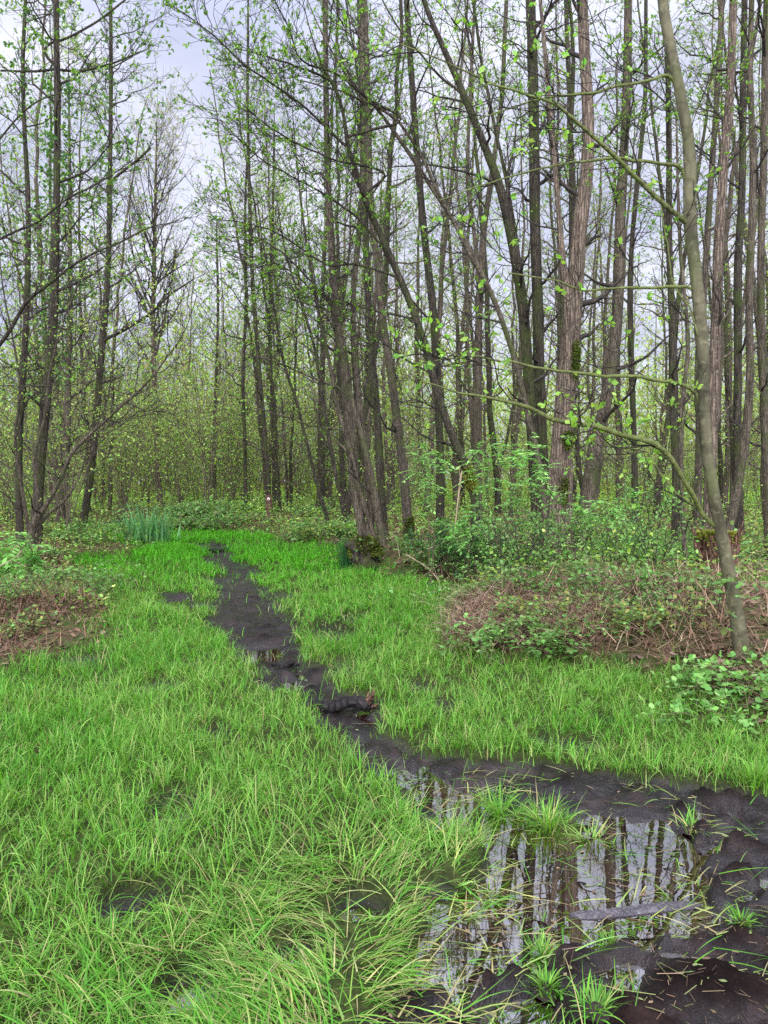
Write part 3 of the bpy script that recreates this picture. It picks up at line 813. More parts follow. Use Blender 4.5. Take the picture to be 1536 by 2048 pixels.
def stool_mesh(root, base, Y, st, rg):
    w, h = st[0] / FPX * Y / 2, st[1] / FPX * Y
    mb = MB()
    lump(mb, [(-.1, w * 1.3, w * 1.1, 0, 0), (.0, w * 1.05, w * .9, 0, 0), (h * .22, w * .85, w * .75, .02, 0), (h * .5, w * .95, w * .8, 0, 0), (h * .75, w * .92, w * .8, -.03, 0), (h * .95, w * .66, w * .6, -.02, 0), (h * 1.12, w * .4, w * .4, 0, 0), (h * 1.2, .01, .01, 0, 0)], rg, 26, .17)
    mb.obj("stool", [M_BARK2], root)
    mb = MB(); n = 2600
    a = rg.random(n) * 6.283; zz = h * (.45 + .65 * rg.random(n)); rr = w * np.interp(zz / h, [.4, .6, .8, 1., 1.1], [.88, .95, .92, .66, .42]) * (1 + .17 * np.sin(a * 3 + 1) * .6); sel = np.sin(a * 2 + zz * 6 + .6) > -.8; a, zz, rr = a[sel], zz[sel], rr[sel]; n = len(a)
    p = np.stack([np.cos(a) * rr, np.sin(a) * rr * .88, zz], 1)
    leaves(mb, p, np.stack([np.cos(a), np.sin(a), rg.standard_normal(n) * .5], 1), .045, MOSSC + MOSSY[1:2], rg, 0, wid=.5); mb.obj("moss", [M_MOSS], root)


# --- right-hand side trees, traced
traced_tree("smooth_alder", "smooth olive-barked young tree leaning over the brambles at the right, with long mossy side branches", 5.6,
            [[(1492, 1395, 48), (1478, 1260, 43), (1455, 1130, 40), (1426, 980, 38), (1409, 850, 37), (1406, 700, 38), (1394, 570, 38), (1380, 440, 38), (1379, 300, 36), (1357, 170, 34), (1336, 70, 32), (1322, -40, 30)]],
            M_SMOOTH, ext=4, prim=9, plen=(1.2, 2.2), zc=5.2, lsize=.05, cols=L_BRIGHT, flare=1.25, dYs=[.3], low=0, sides=22, leaf=2,
            limbs=[([(1418, 1035, 14), (1390, 985, 14), (1345, 915, 15), (1300, 885, 16), (1190, 853, 15), (1120, 845, 14), (1070, 818, 12), (1000, 800, 9), (920, 785, 6), (840, 762, 4)], 5.6, 5.2),
                   ([(1402, 780, 11), (1370, 765, 11), (1300, 752, 10), (1190, 747, 10), (1080, 735, 8), (1010, 722, 7), (930, 715, 5), (830, 725, 3)], 5.6, 5.3),
                   ([(1385, 445, 17), (1345, 408, 15), (1290, 362, 13), (1235, 315, 12), (1185, 268, 11), (1120, 210, 9), (1060, 190, 7), (960, 160, 6), (880, 120, 4), (800, 90, 3)], 5.7, 4.9),
                   ([(1345, 146, 11), (1300, 155, 9), (1230, 172, 9), (1180, 185, 8), (1100, 194, 6), (1030, 215, 5), (960, 235, 3)], 5.8, 5.4),
                   ([(1374, 326, 12), (1330, 318, 10), (1240, 311, 9), (1150, 322, 7), (1060, 340, 5), (960, 372, 4), (880, 400, 3)], 5.7, 5.3),
                   ([(1392, 580, 9), (1345, 573, 9), (1260, 576, 8), (1180, 577, 7), (1100, 560, 5), (1020, 545, 4)], 5.7, 5.5),
                   ([(1395, 640, 6), (1350, 560, 5), (1330, 460, 4), (1320, 400, 3)], 5.7, 6.2),
                   ([(1395, 1005, 6), (1340, 965, 7), (1290, 905, 6), (1240, 893, 4)], 5.5, 5.9)],
            limb_mat=M_LIMB, ls=.68, limb_leaf=2.2, limb_size=.045, limb_cols=L_BRIGHT, lsub=2.2, limb_slen=(.25, .7))
traced_tree("tall_alder", "thickest trunk on the right, red-brown fissured bark with dark moss patches", 12.9,
            [[(1104, 1140, 76), (1112, 1000, 68), (1124, 880, 64), (1132, 780, 62), (1141, 680, 60), (1150, 570, 53), (1160, 450, 47), (1174, 340, 41), (1176, 220, 38), (1169, 110, 35), (1164, -40, 30)],
             [(1138, 620, 30), (1124, 500, 18), (1112, 360, 16), (1100, 220, 14), (1086, 60, 12), (1078, -40, 10)]],
            M_BARK_RED, ext=[8, 5], prim=16, zc=6.5, moss=[(1150, 720, 20, 90, MOSSC), (1132, 985, 18, 70, MOSSC), (1135, 880, 14, 40, MOSSC)], dYs=[.3, .8], sides=22, low=5)
traced_tree("tall_alder", "leaning brown alder just right of the thickest trunk, bending upright at mid height", 13.4,
            [[(1150, 1130, 52), (1172, 1010, 48), (1190, 900, 44), (1214, 790, 38), (1232, 660, 36), (1238, 540, 35), (1241, 430, 33), (1248, 300, 28), (1254, 160, 26), (1257, -40, 23)]], M_BARK, ext=8, prim=14, zc=6.5, sides=18, low=5)
traced_tree("tall_alder", "straight dark alder just left of the thickest trunk", 14.6,
            [[(1088, 1085, 44), (1084, 930, 40), (1079, 780, 37), (1075, 600, 34), (1070, 440, 33), (1068, 250, 33), (1064, 90, 31), (1060, -40, 28)]], M_BARK2, ext=8, prim=14, zc=6.5, low=5)
traced_tree("leaning_alder", "dark alder leaning far left, its top crossing behind the straight dark alder's left side", 14.2,
            [[(1078, 1080, 40), (1066, 900, 36), (1056, 740, 34), (1044, 600, 33), (1022, 470, 31), (995, 360, 28), (952, 250, 23), (915, 160, 20), (880, 80, 18), (842, -20, 15)]], M_BARK2, ext=5, prim=12, zc=6.0, dYs=[-1],
            limbs=[([(1040, 560, 14), (1018, 400, 12), (985, 240, 11), (962, 120, 10), (945, -10, 9)], 14, 14.5), ([(998, 370, 10), (940, 345, 8), (860, 330, 6), (780, 335, 4)], 13.6, 13),
                   ([(930, 190, 9), (880, 150, 8), (800, 60, 6), (760, -10, 5)], 13.4, 13)], lsub=2.5)
traced_tree("leaning_alder", "slim pale stem arching left in front of the straight dark alder", 12.4,
            [[(1092, 1060, 20), (1078, 930, 19), (1058, 840, 18), (1035, 740, 17), (1000, 630, 16), (960, 540, 15), (915, 455, 15), (860, 370, 13), (800, 280, 12), (740, 200, 10), (700, 160, 8)]], M_BARK, ext=1.5, prim=9, plen=(.8, 1.8), zc=3.8, dYs=[-.8],
            limbs=[([(955, 535, 13), (935, 500, 13), (880, 390, 12), (830, 290, 11), (780, 230, 9), (700, 190, 7), (600, 160, 4)], 12, 11.5)])
traced_tree("spreading_alder", "crooked dark alder with a mossy foot, its long limbs fanning left over the track", 12.2,
            [[(950, 1000, 32), (938, 950, 30), (900, 860, 26), (870, 770, 25), (850, 690, 24), (818, 600, 22), (788, 530, 21), (752, 450, 20), (730, 400, 18), (712, 340, 15), (695, 290, 13), (692, 262, 12), (680, 200, 10), (655, 150, 9), (640, 120, 7)]],
            M_BARK2, ext=.8, prim=6, plen=(.8, 1.6), zc=4.5, flare=1.5, dYs=[-1.0], low=2,
            limbs=[([(692, 285, 10), (650, 245, 9), (600, 200, 8), (540, 160, 7), (480, 118, 6), (430, 72, 5), (380, 36, 4), (320, -8, 3)], 11.3, 9.6),
                   ([(660, 155, 9), (620, 138, 8), (570, 122, 6), (520, 108, 5), (470, 98, 3)], 11.2, 10.4),
                   ([(800, 265, 9), (735, 215, 8), (690, 170, 8), (650, 145, 7), (600, 120, 6), (580, 60, 5), (545, -10, 4)], 11.8, 10.6),
                   ([(770, 350, 9), (720, 330, 8), (665, 318, 7), (600, 290, 6), (540, 255, 5), (480, 205, 3)], 11.6, 10.5),
                   ([(760, 480, 8), (700, 420, 8), (620, 370, 6), (560, 340, 5), (500, 300, 4), (440, 240, 3)], 11.6, 10.8),
                   ([(800, 560, 8), (720, 530, 8), (655, 530, 7), (600, 495, 6), (545, 462, 5), (480, 445, 4), (420, 440, 3)], 11.8, 10.8),
                   ([(830, 640, 8), (740, 620, 7), (640, 590, 6), (580, 540, 5), (520, 515, 4), (450, 500, 3)], 11.9, 11),
                   ([(865, 750, 8), (800, 710, 7), (720, 650, 6), (650, 620, 5), (590, 600, 4), (500, 570, 3)], 12, 11.2),
                   ([(705, 330, 8), (720, 240, 7), (716, 150, 6), (700, 60, 6), (690, -20, 5)], 11.4, 11.8)],
            lsub=6.0, limb_leaf=4, limb_size=.04, limb_cols=L_SPRING + L_BRIGHT[:1], moss=[(945, 955, 26, 60, MOSSY)])
traced_tree("coppiced_alder", "multi-stemmed alder growing from a lumpy mossy stool on the edge of the lawn", 12.3,
            [[(728, 1085, 26), (712, 980, 36), (700, 860, 36), (690, 740, 33), (672, 620, 26), (662, 480, 22), (655, 330, 19), (652, 180, 18), (650, -30, 16)],
             [(738, 1085, 30), (742, 980, 26), (722, 860, 28), (712, 740, 24), (706, 600, 18), (722, 420, 19), (728, 250, 18), (724, 100, 16), (722, -30, 14)],
             [(755, 1090, 17), (722, 990, 16), (700, 900, 15), (676, 820, 14), (660, 730, 12), (640, 640, 11), (622, 540, 9), (605, 430, 7)],
             [(766, 1090, 26), (752, 1010, 24), (738, 930, 18), (712, 830, 14), (690, 740, 12), (670, 660, 10)]],
            M_BARK, ext=[8, 8, 2, 1.5], prim=11, zc=5.5, stool=(64, 66), dYs=[.6, 1.0, -.4, -.3], low=3,
            limbs=[([(704, 800, 8), (660, 770, 7), (600, 745, 6), (540, 720, 5), (480, 705, 3)], 12.3, 11.6), ([(680, 860, 7), (620, 850, 6), (560, 830, 5), (500, 815, 3)], 12.2, 11.5),
                   ([(670, 620, 8), (620, 560, 7), (560, 500, 6), (500, 470, 4)], 12.5, 11.7)])
traced_tree("tall_alder", "straight alder behind the mossy stool, dark above and brown below", 16.5,
            [[(768, 1060, 26), (760, 930, 26), (752, 800, 24), (741, 680, 23), (733, 520, 22), (728, 350, 20), (724, 180, 18), (718, -30, 16)]], M_BARK2, ext=8, prim=12, zc=6.5)
traced_tree("tall_alder", "gently bowed alder with a mossy foot between the stool and the bright green saplings", 15.4,
            [[(818, 1085, 34), (808, 960, 29), (795, 850, 27), (780, 730, 26), (765, 640, 25), (756, 540, 22), (742, 420, 20), (738, 300, 18), (735, 150, 16), (730, -30, 14)]], M_BARK, ext=7, prim=12, zc=6, moss=[(820, 1060, 14, 60, MOSSC)])
traced_tree("tall_alder", "dark straight alder in line with the tallest bright green sapling", 17,
            [[(880, 1060, 28), (880, 900, 26), (874, 760, 25), (866, 620, 25), (852, 500, 24), (838, 360, 22), (828, 220, 20), (818, 80, 18), (812, -30, 17)]], M_BARK2, ext=8, prim=13, zc=7)
traced_tree("tall_alder", "slim upright alder with a fork, just right of the spreading dark alder's foot", 17.5,
            [[(950, 1050, 26), (952, 850, 24), (956, 680, 23), (962, 560, 22), (968, 460, 19), (985, 340, 16), (1003, 200, 14), (1010, 60, 13), (1014, -30, 12)], [(960, 600, 15), (950, 480, 13), (935, 360, 12), (940, 200, 11), (950, -20, 9)]], M_BARK, ext=[7, 5], prim=12, zc=7)
# right edge group
for (lab, Y, st, bk) in [
    ("brown trunk standing directly behind the smooth leaning tree", 12.0, [(1414, 1140, 44), (1420, 980, 38), (1426, 820, 34), (1432, 640, 32), (1438, 480, 31), (1448, 330, 28), (1460, 180, 25), (1468, -30, 22)], M_BARK_RED),
    ("slender tilted trunk at the far right edge, leaning right over the rear grass", 13.0, [(1445, 1110, 30), (1470, 1000, 30), (1490, 880, 28), (1500, 760, 25), (1498, 620, 23), (1503, 460, 22), (1506, 300, 20), (1500, 150, 18), (1504, -30, 16)], M_BARK),
    ("dark trunk second from the right edge", 15.0, [(1480, 1080, 30), (1474, 900, 27), (1476, 720, 25), (1476, 540, 25), (1484, 380, 22), (1486, 200, 20), (1490, -30, 17)], M_BARK2),
    ("grey trunk cut by the right edge of the photo", 13.5, [(1540, 1120, 30), (1532, 900, 26), (1524, 700, 24), (1522, 500, 23), (1528, 300, 22), (1530, 100, 20), (1534, -30, 18)], M_BARK),
    ("thin straight pole seen just left of the smooth leaning tree", 14.0, [(1350, 1120, 27), (1352, 960, 25), (1346, 800, 23), (1344, 640, 21), (1338, 480, 20), (1338, 320, 18), (1336, 160, 16), (1330, -30, 14)], M_BARK2),
    ("slim grey pole ending in a dark mossy foot above the bramble mound", 11.0, [(1376, 1200, 17), (1368, 1080, 15), (1362, 940, 14), (1366, 800, 14), (1376, 680, 13), (1362, 520, 11), (1356, 380, 9)], M_BARK),
    ("slim alder in the gap left of the brown trunk behind the smooth tree", 17.0, [(1395, 1060, 26), (1398, 880, 23), (1402, 700, 20), (1412, 520, 20), (1424, 330, 18), (1436, 160, 16), (1444, -30, 14)], M_BARK),
    ("middle-distance pole in the gap between the leaning brown alder and the thin straight pole", 19.0, [(1270, 1050, 22), (1268, 880, 19), (1262, 700, 18), (1262, 520, 16), (1275, 360, 15), (1290, 200, 13), (1292, -30, 11)], M_BARK2)]:
    traced_tree("alder_pole", lab, Y, [st], bk, ext=(7 if st[-1][1] < 0 else 1.5), prim=11, zc=6.5, low=4)

# --- left-hand side trees, traced
L_LEFT = L_SPRING + [(.07, .17, .04), (.06, .14, .04), (.10, .22, .05)]
traced_tree("slender_alder", "slender dark trunk with a bent foot on the left, standing clear against the sky", 17.0,
            [[(158, 1085, 27), (172, 1010, 24), (184, 930, 23), (193, 830, 22), (202, 720, 21), (211, 620, 20), (217, 510, 17), (219, 400, 15), (221, 260, 13), (222, 120, 12), (221, -30, 10)]], M_BARK2, ext=5, prim=30, plen=(1.3, 2.6), zc=5.0, leaf=4, lsize=.065, cols=L_LEFT, low=4,
            limbs=[([(210, 682, 12), (250, 660, 11), (300, 628, 9), (340, 590, 7), (385, 560, 4)], 17, 16), ([(218, 372, 9), (245, 345, 9), (275, 320, 8), (302, 295, 7)], 17, 16.6)])
traced_tree("ivy_clad_alder", "tall dark trunk at the left wrapped in ivy, with long level branches", 14.0,
            [[(72, 1070, 38), (78, 960, 34), (90, 820, 32), (102, 700, 30), (109, 580, 27), (112, 460, 24), (114, 330, 21), (115, 200, 20), (113, 80, 18), (112, -30, 16)]], M_BARK2, ext=7, prim=24, plen=(1.3, 2.8), zc=4.6, leaf=4, lsize=.065, cols=L_LEFT, ivy=(130, 780, 1500, .42), low=5,
            limbs=[([(0, 142, 7), (60, 143, 8), (116, 140, 9), (160, 143, 8), (220, 128, 7), (290, 100, 4)], 13.5, 14.4), ([(118, 130, 9), (150, 90, 8), (200, 45, 7), (250, 0, 6)], 14, 13.5)])
traced_tree("slender_alder", "thin wavy trunk left of the ivy-clad one", 15.0,
            [[(40, 1080, 24), (38, 900, 22), (48, 720, 20), (55, 560, 18), (56, 400, 15), (48, 240, 13), (46, 120, 12), (52, -30, 10)]], M_BARK2, ext=5, prim=20, plen=(1.2, 2.4), zc=4.5, leaf=4, lsize=.065, cols=L_LEFT, low=4)
traced_tree("thicket_alder", "brown trunk between the ivy-clad tree and the slender bent one", 19.0,
            [[(118, 1060, 30), (128, 960, 27), (134, 860, 24), (136, 760, 20), (140, 640, 17), (140, 500, 13)]], M_BARK, ext=5, prim=22, plen=(1.2, 2.4), zc=4.0, cols=L_PALE, low=4)
traced_tree("coppiced_willow", "low many-stemmed bush tree at the left, crooked stems fanning from one foot", 11.6,
            [[(62, 1105, 26), (66, 1050, 24), (90, 1015, 17), (120, 960, 13), (145, 905, 12), (190, 860, 10), (240, 815, 8), (290, 770, 7), (330, 720, 5), (365, 670, 3)],
             [(62, 1080, 16), (52, 1030, 12), (42, 960, 11), (30, 880, 9), (40, 780, 8), (28, 690, 6), (10, 600, 5)],
             [(64, 1060, 14), (76, 1000, 11), (68, 920, 9), (90, 830, 8), (100, 740, 7), (128, 640, 6), (160, 560, 5)],
             [(66, 1070, 14), (95, 1030, 11), (130, 1000, 9), (160, 950, 7), (180, 880, 5), (215, 800, 4), (225, 700, 3)]],
            M_BARK, ext=.6, prim=12, plen=(.6, 1.6), zc=1.6, leaf=1.2, lsize=.04, cols=L_PALE, dYs=[-.6, -.8, .4, .2], low=2, stem_name="stem", flare=1.2)
traced_tree("overhanging_alder", "alder just outside the left edge, two heavy limbs reaching in and up", 10.5,
            [[(-160, 1200, 50), (-150, 950, 44), (-130, 760, 40), (-120, 560, 36), (-100, 300, 30), (-90, -30, 24)]], M_BARK2, ext=5, prim=14, zc=4.5, cols=L_LEFT, low=0,
            limbs=[([(-130, 800, 22), (-40, 730, 19), (15, 668, 17), (52, 605, 15), (95, 570, 14), (140, 535, 12), (180, 510, 10), (240, 485, 8), (300, 455, 6), (360, 440, 4)], 10.5, 9.4),
                   ([(-120, 560, 15), (-40, 500, 12), (20, 468, 11), (80, 440, 10), (130, 400, 9), (180, 375, 8), (225, 350, 6), (265, 320, 4)], 10.5, 9.6),
                   ([(-130, 780, 8), (-20, 770, 6), (80, 772, 5), (180, 765, 4), (260, 750, 3)], 10.4, 9.8),
                   ([(-110, 400, 10), (-20, 300, 8), (50, 220, 7), (110, 190, 5), (180, 190, 4), (240, 215, 3)], 10.5, 9.5)], lsub=3.0, limb_leaf=1.6, limb_cols=L_LEFT, ls=.45)
traced_tree("bare_oak", "distant bare round-crowned tree at the end of the track, pale trunk", 34.0,
            [[(322, 1035, 17), (316, 950, 16), (312, 850, 15), (308, 740, 15), (306, 640, 14), (308, 540, 13), (310, 440, 10), (312, 350, 7)]], M_BARK_RED, ext=2.5, prim=60, plen=(3, 5.5), zc=7.0, leaf=1, lsize=.07, cols=L_OLIVE, sub=9, twig=6, low=4, ang=(.35, .85),
            limbs=[([(308, 735, 9), (285, 700, 7), (262, 665, 6), (245, 620, 4)], 34, 33), ([(310, 730, 9), (326, 660, 8), (340, 580, 6), (352, 500, 4)], 34, 35), ([(306, 620, 8), (280, 560, 6), (262, 480, 5), (258, 400, 3)], 34, 33)], lsub=3, limb_slen=(.8, 1.8), limb_cols=L_OLIVE, limb_size=.06)
wt = traced_tree("waymarked_alder", "slim dark trunk with a bare red-brown foot that carries the round trail marker", 23.6,
            [[(538, 1030, 12), (538, 985, 12), (534, 920, 13), (528, 850, 14), (520, 760, 14), (512, 660, 14), (505, 560, 13), (500, 430, 12), (497, 300, 10), (495, 200, 9), (496, 60, 7)]], M_BARK2, ext=2, prim=26, plen=(1.4, 2.8), zc=5.0, leaf=2, lsize=.06, cols=L_SPRING, flare=1.0, dYs=[0])
mb = MB(); P = px(np.full(12, 538), np.linspace(1062, 990, 12), np.full(12, 23.6)) - np.array(wt.location)
tubes(mb, P[None], (np.linspace(.115, .096, 12))[None], 14, rough=.03); mb.obj("bare_foot", [bark_mat("bare_red_wood", (.09, .045, .03), (.19, .105, .075), 0, 12, .5)], wt)
for (lab, Y, st) in [
    ("thin dark leaning stem right of the waymarked trunk, the more bowed of the pair", 20.0, [(655, 1040, 12), (632, 960, 11), (612, 880, 10), (592, 800, 10), (570, 735, 9), (552, 640, 8), (540, 560, 7), (525, 480, 5)]),
    ("thin dark leaning stem nearest the left side of the mossy stool", 19.0, [(692, 1045, 16), (678, 980, 14), (662, 900, 13), (650, 830, 12), (640, 760, 11), (625, 680, 9), (600, 600, 8), (575, 520, 6)]),
    ("thin trunk close behind the waymarked one on its right side", 26.0, [(548, 1030, 12), (548, 950, 12), (545, 850, 11), (542, 740, 11), (540, 600, 10), (545, 450, 9), (548, 300, 7)]),
    ("slim trunk halfway between the bare distant tree and the waymarked trunk", 30.0, [(432, 1030, 10), (428, 900, 10), (432, 760, 9), (436, 620, 8), (434, 500, 6)]),
    ("slim trunk left of the waymarked one, hung with fresh green sprays", 25.0, [(492, 1030, 12), (490, 900, 11), (486, 760, 11), (492, 600, 10), (490, 440, 8), (494, 320, 6)])]:
    traced_tree("slender_alder", lab, Y, [st], M_BARK2, ext=1.5, prim=20, plen=(1.2, 2.6), zc=4.0, leaf=2, lsize=.055, cols=L_PALE + L_SPRING, low=3)

# --- the wood behind: individual trees copied from a few models
def model_tree(name, seed, H, r, cols, leaf, bark, plen=(1.2, 2.4), prim=26, t0=.3, lsize=.06, bow=.8, sub=5, twig=3):
    rg = np.random.default_rng(seed)
    root = empty(name, (0, 0, -50), "model", "tree")
    s = np.linspace(0, 1, 22)
    P = np.stack([bow * np.sin(s * 2.2 + rg.random() * 3) + rg.normal(0, .35) * s + .05 * np.cumsum(rg.standard_normal(22)), bow * np.cos(s * 2 + rg.random() * 3) + .05 * np.cumsum(rg.standard_normal(22)), s * H - .15], 1)
    P[:, :2] -= P[0, :2]
    R = .72 * r * (1 - .9 * s) + .008
    mb = MB(); tubes(mb, P[None], R[None], 9, rough=.03, rg=rg); mb.obj("trunk", [bark], root)
    mb = MB(); crown_on(mb, P[None], R[None], rg, prim, plen, sub, twig, leaf, lsize, cols, t0=t0, rmin=.003)
    crown_on(mb, P[None], R[None], rg, 7, (.5, 1.4), 3, 3, 1, lsize, cols, t0=.08, t1=t0, ptaper=.2)
    mb.obj("crown", [M_TWIG_PALE, M_LEAF], root)
    return root


MODELS = [model_tree("alder_tree", 1, 17, .13, L_SPRING, 3, M_BARK), model_tree("alder_tree", 2, 18.5, .15, L_SPRING, 3, M_BARK2), model_tree("alder_tree", 3, 16, .11, L_PALE, 3, M_BARK),
          model_tree("alder_tree", 4, 17.5, .12, L_OLIVE + L_SPRING, 3, M_BARK2), model_tree("alder_tree", 5, 15, .10, L_SPRING, 4, M_BARK, t0=.22), model_tree("alder_tree", 6, 18, .14, L_OLIVE + L_PALE, 3, M_BARK, t0=.36),
          model_tree("alder_tree", 7, 14.5, .09, L_PALE, 4, M_BARK2, t0=.18, plen=(1.3, 2.8)), model_tree("alder_tree", 8, 16.5, .12, L_OLIVE + L_PALE, 3, M_BARK_RED, t0=.25, plen=(1.5, 3.0))]
used = []


def spread(n, x0, x1, Y0, Y1, dmin, seed, avoid=None):
    """scattered standing places: photo columns x0..x1, depth Y0..Y1, kept dmin apart"""
    rg = np.random.default_rng(seed); out = []; tries = 0
    while len(out) < n and tries < n * 60:
        tries += 1
        Y = math.sqrt(Y0 * Y0 + (Y1 * Y1 - Y0 * Y0) * rg.random()); x = x0 + (x1 - x0) * rg.random()
        if avoid and avoid(x, Y): continue
        X = (x - 768) / FPX * Y
        if any((X - a) ** 2 + (Y - b) ** 2 < dmin * dmin for a, b in used): continue
        used.append((X, Y)); out.append((X, Y, rg.random(), rg.random(), rg.random()))
    return out


def gap(x, Y): return (240 < x < 490 and Y < 48) or (200 < x < 500 and Y < 27)


first = {}
ZONES = [(36, 640, 1700, 17.5, 34, 1.4, [0, 1, 1, 5, 2, 3], "one of the crowded slim alder trunks behind the thickest trunk and the smooth leaning tree", "close-set alders of the right-hand wood"),
         (44, 620, 1700, 34, 58, 1.6, [0, 1, 2, 3, 5], "one of the far thin pale poles filling the gaps between the nearer right-hand trunks", "far poles of the right-hand wood"),
         (12, -160, 250, 19, 34, 1.8, [4, 6, 7, 2], "one of the thin twiggy trees in the thicket behind the ivy-clad trunk", "thicket trees on the left"),
         (22, -160, 640, 38, 60, 2.2, [3, 5, 7, 3, 6], "one of the distant brownish trees closing the view behind the end of the track", "distant trees beyond the track"),
         (9, 525, 660, 25, 38, 1.6, [4, 6, 2], "one of the leafy young alders behind the round trail marker", "young alders behind the marker")]
for zi, (n, x0, x1, Y0, Y1, dm, mods, lab, grp) in enumerate(ZONES):
    for q, (X, Y, a, b, c) in enumerate(spread(n, x0, x1, Y0, Y1, dm, 300 + zi, gap)):
        mroot = MODELS[mods[q % len(mods)]]
        sc = .82 + .4 * b
        if zi == 3: sc *= .88
        z = gz(X, Y)
        if mroot.name not in first:
            first[mroot.name] = 1
            mroot.location = (X, Y, z); mroot.rotation_euler = (0, 0, a * 6.283); mroot.scale = (sc, sc, sc); mroot["label"] = lab; mroot["group"] = grp
        else: dup(mroot, (X, Y, z), a * 6.283, sc, lab, grp, .045)


def far_wood():
    """the wood beyond, one mass: stems, twigs and leaf clusters 58-95 m away"""
    rg = np.random.default_rng(77); mb = MB()
    n = 210
    Y = 58 + 37 * rg.random(n); X = (rg.random(n) * 2 - 1) * Y * .75
    H = 13 + 6 * rg.random(n); k = 8; s = np.linspace(0, 1, k)
    P = np.stack([X[:, None] + np.cumsum(rg.normal(0, .15, (n, k)), 1), Y[:, None] + 0 * s, s * H[:, None]], -1)
    R = (.13 * (1 - .85 * s))[None] * (.7 + .6 * rg.random((n, 1)))
    tubes(mb, P, R, 5)
    b, br = spawn(P, R, 26, .12, .98, (.6, 1.2), (1.5, 3.5), 4, .25, .1, .4, .012, .5, rg); tubes(mb, b, br, 3)
    w, wr = spawn(b, br, 5, .2, 1., (.5, 1.1), (.5, 1.2), 3, .1, .1, .6, .008, .3, rg); tubes(mb, w, wr, 3)
    leaves_on(mb, w, 3, .15, L_OLIVE + L_PALE + L_PALE, rg, .2)
    n2 = 170000
    yy = 50 + 40 * rg.random(n2); xx = (rg.random(n2) * 2 - 1) * yy * .72; zz = 11 * rg.random(n2) ** 1.5 * (.5 + fbm(xx, yy, 5, 5, 2))
    leaves(mb, np.stack([xx, yy, zz], 1), rg.standard_normal((n2, 3)), .26, L_PALE + L_PALE + L_OLIVE, rg)
    o = mb.obj("distant_wood", [M_TWIG_PALE, M_LEAF]); o["kind"] = "stuff"
    tag(o, "far misty wood of bare stems and pale young leaves that closes every gap", "wood")


far_wood()

# ------------------------------------------------------------------ undergrowth
def model_shrub(name, seed, H, n, spreadr, leaf, lsize, cols, sub=5, twig=4, cat="shrub", stem_r=.012):
    rg = np.random.default_rng(seed)
    root = empty(name, (0, 0, -50), "model", cat)
    a = np.linspace(0, 6.283, n, endpoint=False) + rg.normal(0, .3, n); s = np.linspace(0, 1, 8)
    out = spreadr * (.3 + .8 * rg.random(n)); hh = H * (.6 + .45 * rg.random(n))
    P = np.stack([np.cos(a)[:, None] * out[:, None] * s ** 1.3, np.sin(a)[:, None] * out[:, None] * s ** 1.3, hh[:, None] * s - .05], -1) + np.cumsum(rg.normal(0, .03 * H / 3, (n, 8, 3)), 1) * s[:, None]
    R = stem_r * (1 - .8 * s)[None] * (.7 + .6 * rg.random((n, 1)))
    mb = MB(); tubes(mb, P, R, 5)
    b, br = spawn(P, R, sub, .2, 1., (.4, 1.0), (.25 * H, .4 * H), 5, .1, .1, .6, .004, .4, rg); tubes(mb, b, br, 3)
    w, wr = spawn(b, br, twig, .15, 1., (.4, 1.1), (.08 * H, .16 * H), 3, .05, .1, .7, .003, .3, rg); tubes(mb, w, wr, 3)
    mb.obj("stems", [M_TWIG_PALE], root)
    mb = MB(); leaves_on(mb, w, leaf, lsize, cols, rg, .1, mat=0, up=.8); leaves_on(mb, b, leaf, lsize, cols, rg, .3, mat=0, up=.8); mb.obj("foliage", [M_LEAF], root)
    return root


def model_bramble(name, seed, n, L, cols, lsize=.05, per=16, cane=(.085, .075, .035)):
    rg = np.random.default_rng(seed)
    root = empty(name, (0, 0, -50), "model", "bramble")
    a = rg.random(n) * 6.283; s = np.linspace(0, 1, 10); LL = L * (.6 + .7 * rg.random(n)); r0 = .35 * L * rg.random(n)
    up = .45 + .5 * rg.random(n)
    rad = r0[:, None] + LL[:, None] * s * .62
    zz = LL[:, None] * (up[:, None] * 1.9 * s - up[:, None] * 1.75 * s ** 2) * .62
    th = a[:, None] + rg.normal(0, .5, (n, 1)) * s
    P = np.stack([np.cos(th) * rad, np.sin(th) * rad, zz], -1) + np.cumsum(rg.normal(0, .012, (n, 10, 3)), 1)
    R = np.full((n, 10), .0038) * (1 - .5 * s)
    mb = MB(); tubes(mb, P, R, 4, palette([cane, (.15, .11, .07), (.05, .06, .025)], n, rg)); mb.obj("canes", [M_DRY], root)
    w, wr = spawn(P, R, per, .12, 1., (.7, 1.3), (.05, .11), 3, .2, .05, .5, .0015, .2, rg)
    mb = MB()
    tip = w[:, -1]; d = norm(w[:, -1] - w[:, 0]); sd_ = norm(np.cross(d, np.array([0, 0, 1.]) + .3 * rg.standard_normal(d.shape)))
    keep = rg.random(len(tip)) < .8; tip, d, sd_ = tip[keep], d[keep], sd_[keep]
    for dd in (d, d * .3 + sd_, d * .3 - sd_): leaves(mb, tip, dd, lsize, cols, rg, 0, wid=.75, up=1.2)
    mb.obj("foliage", [M_LEAF], root)
    return root


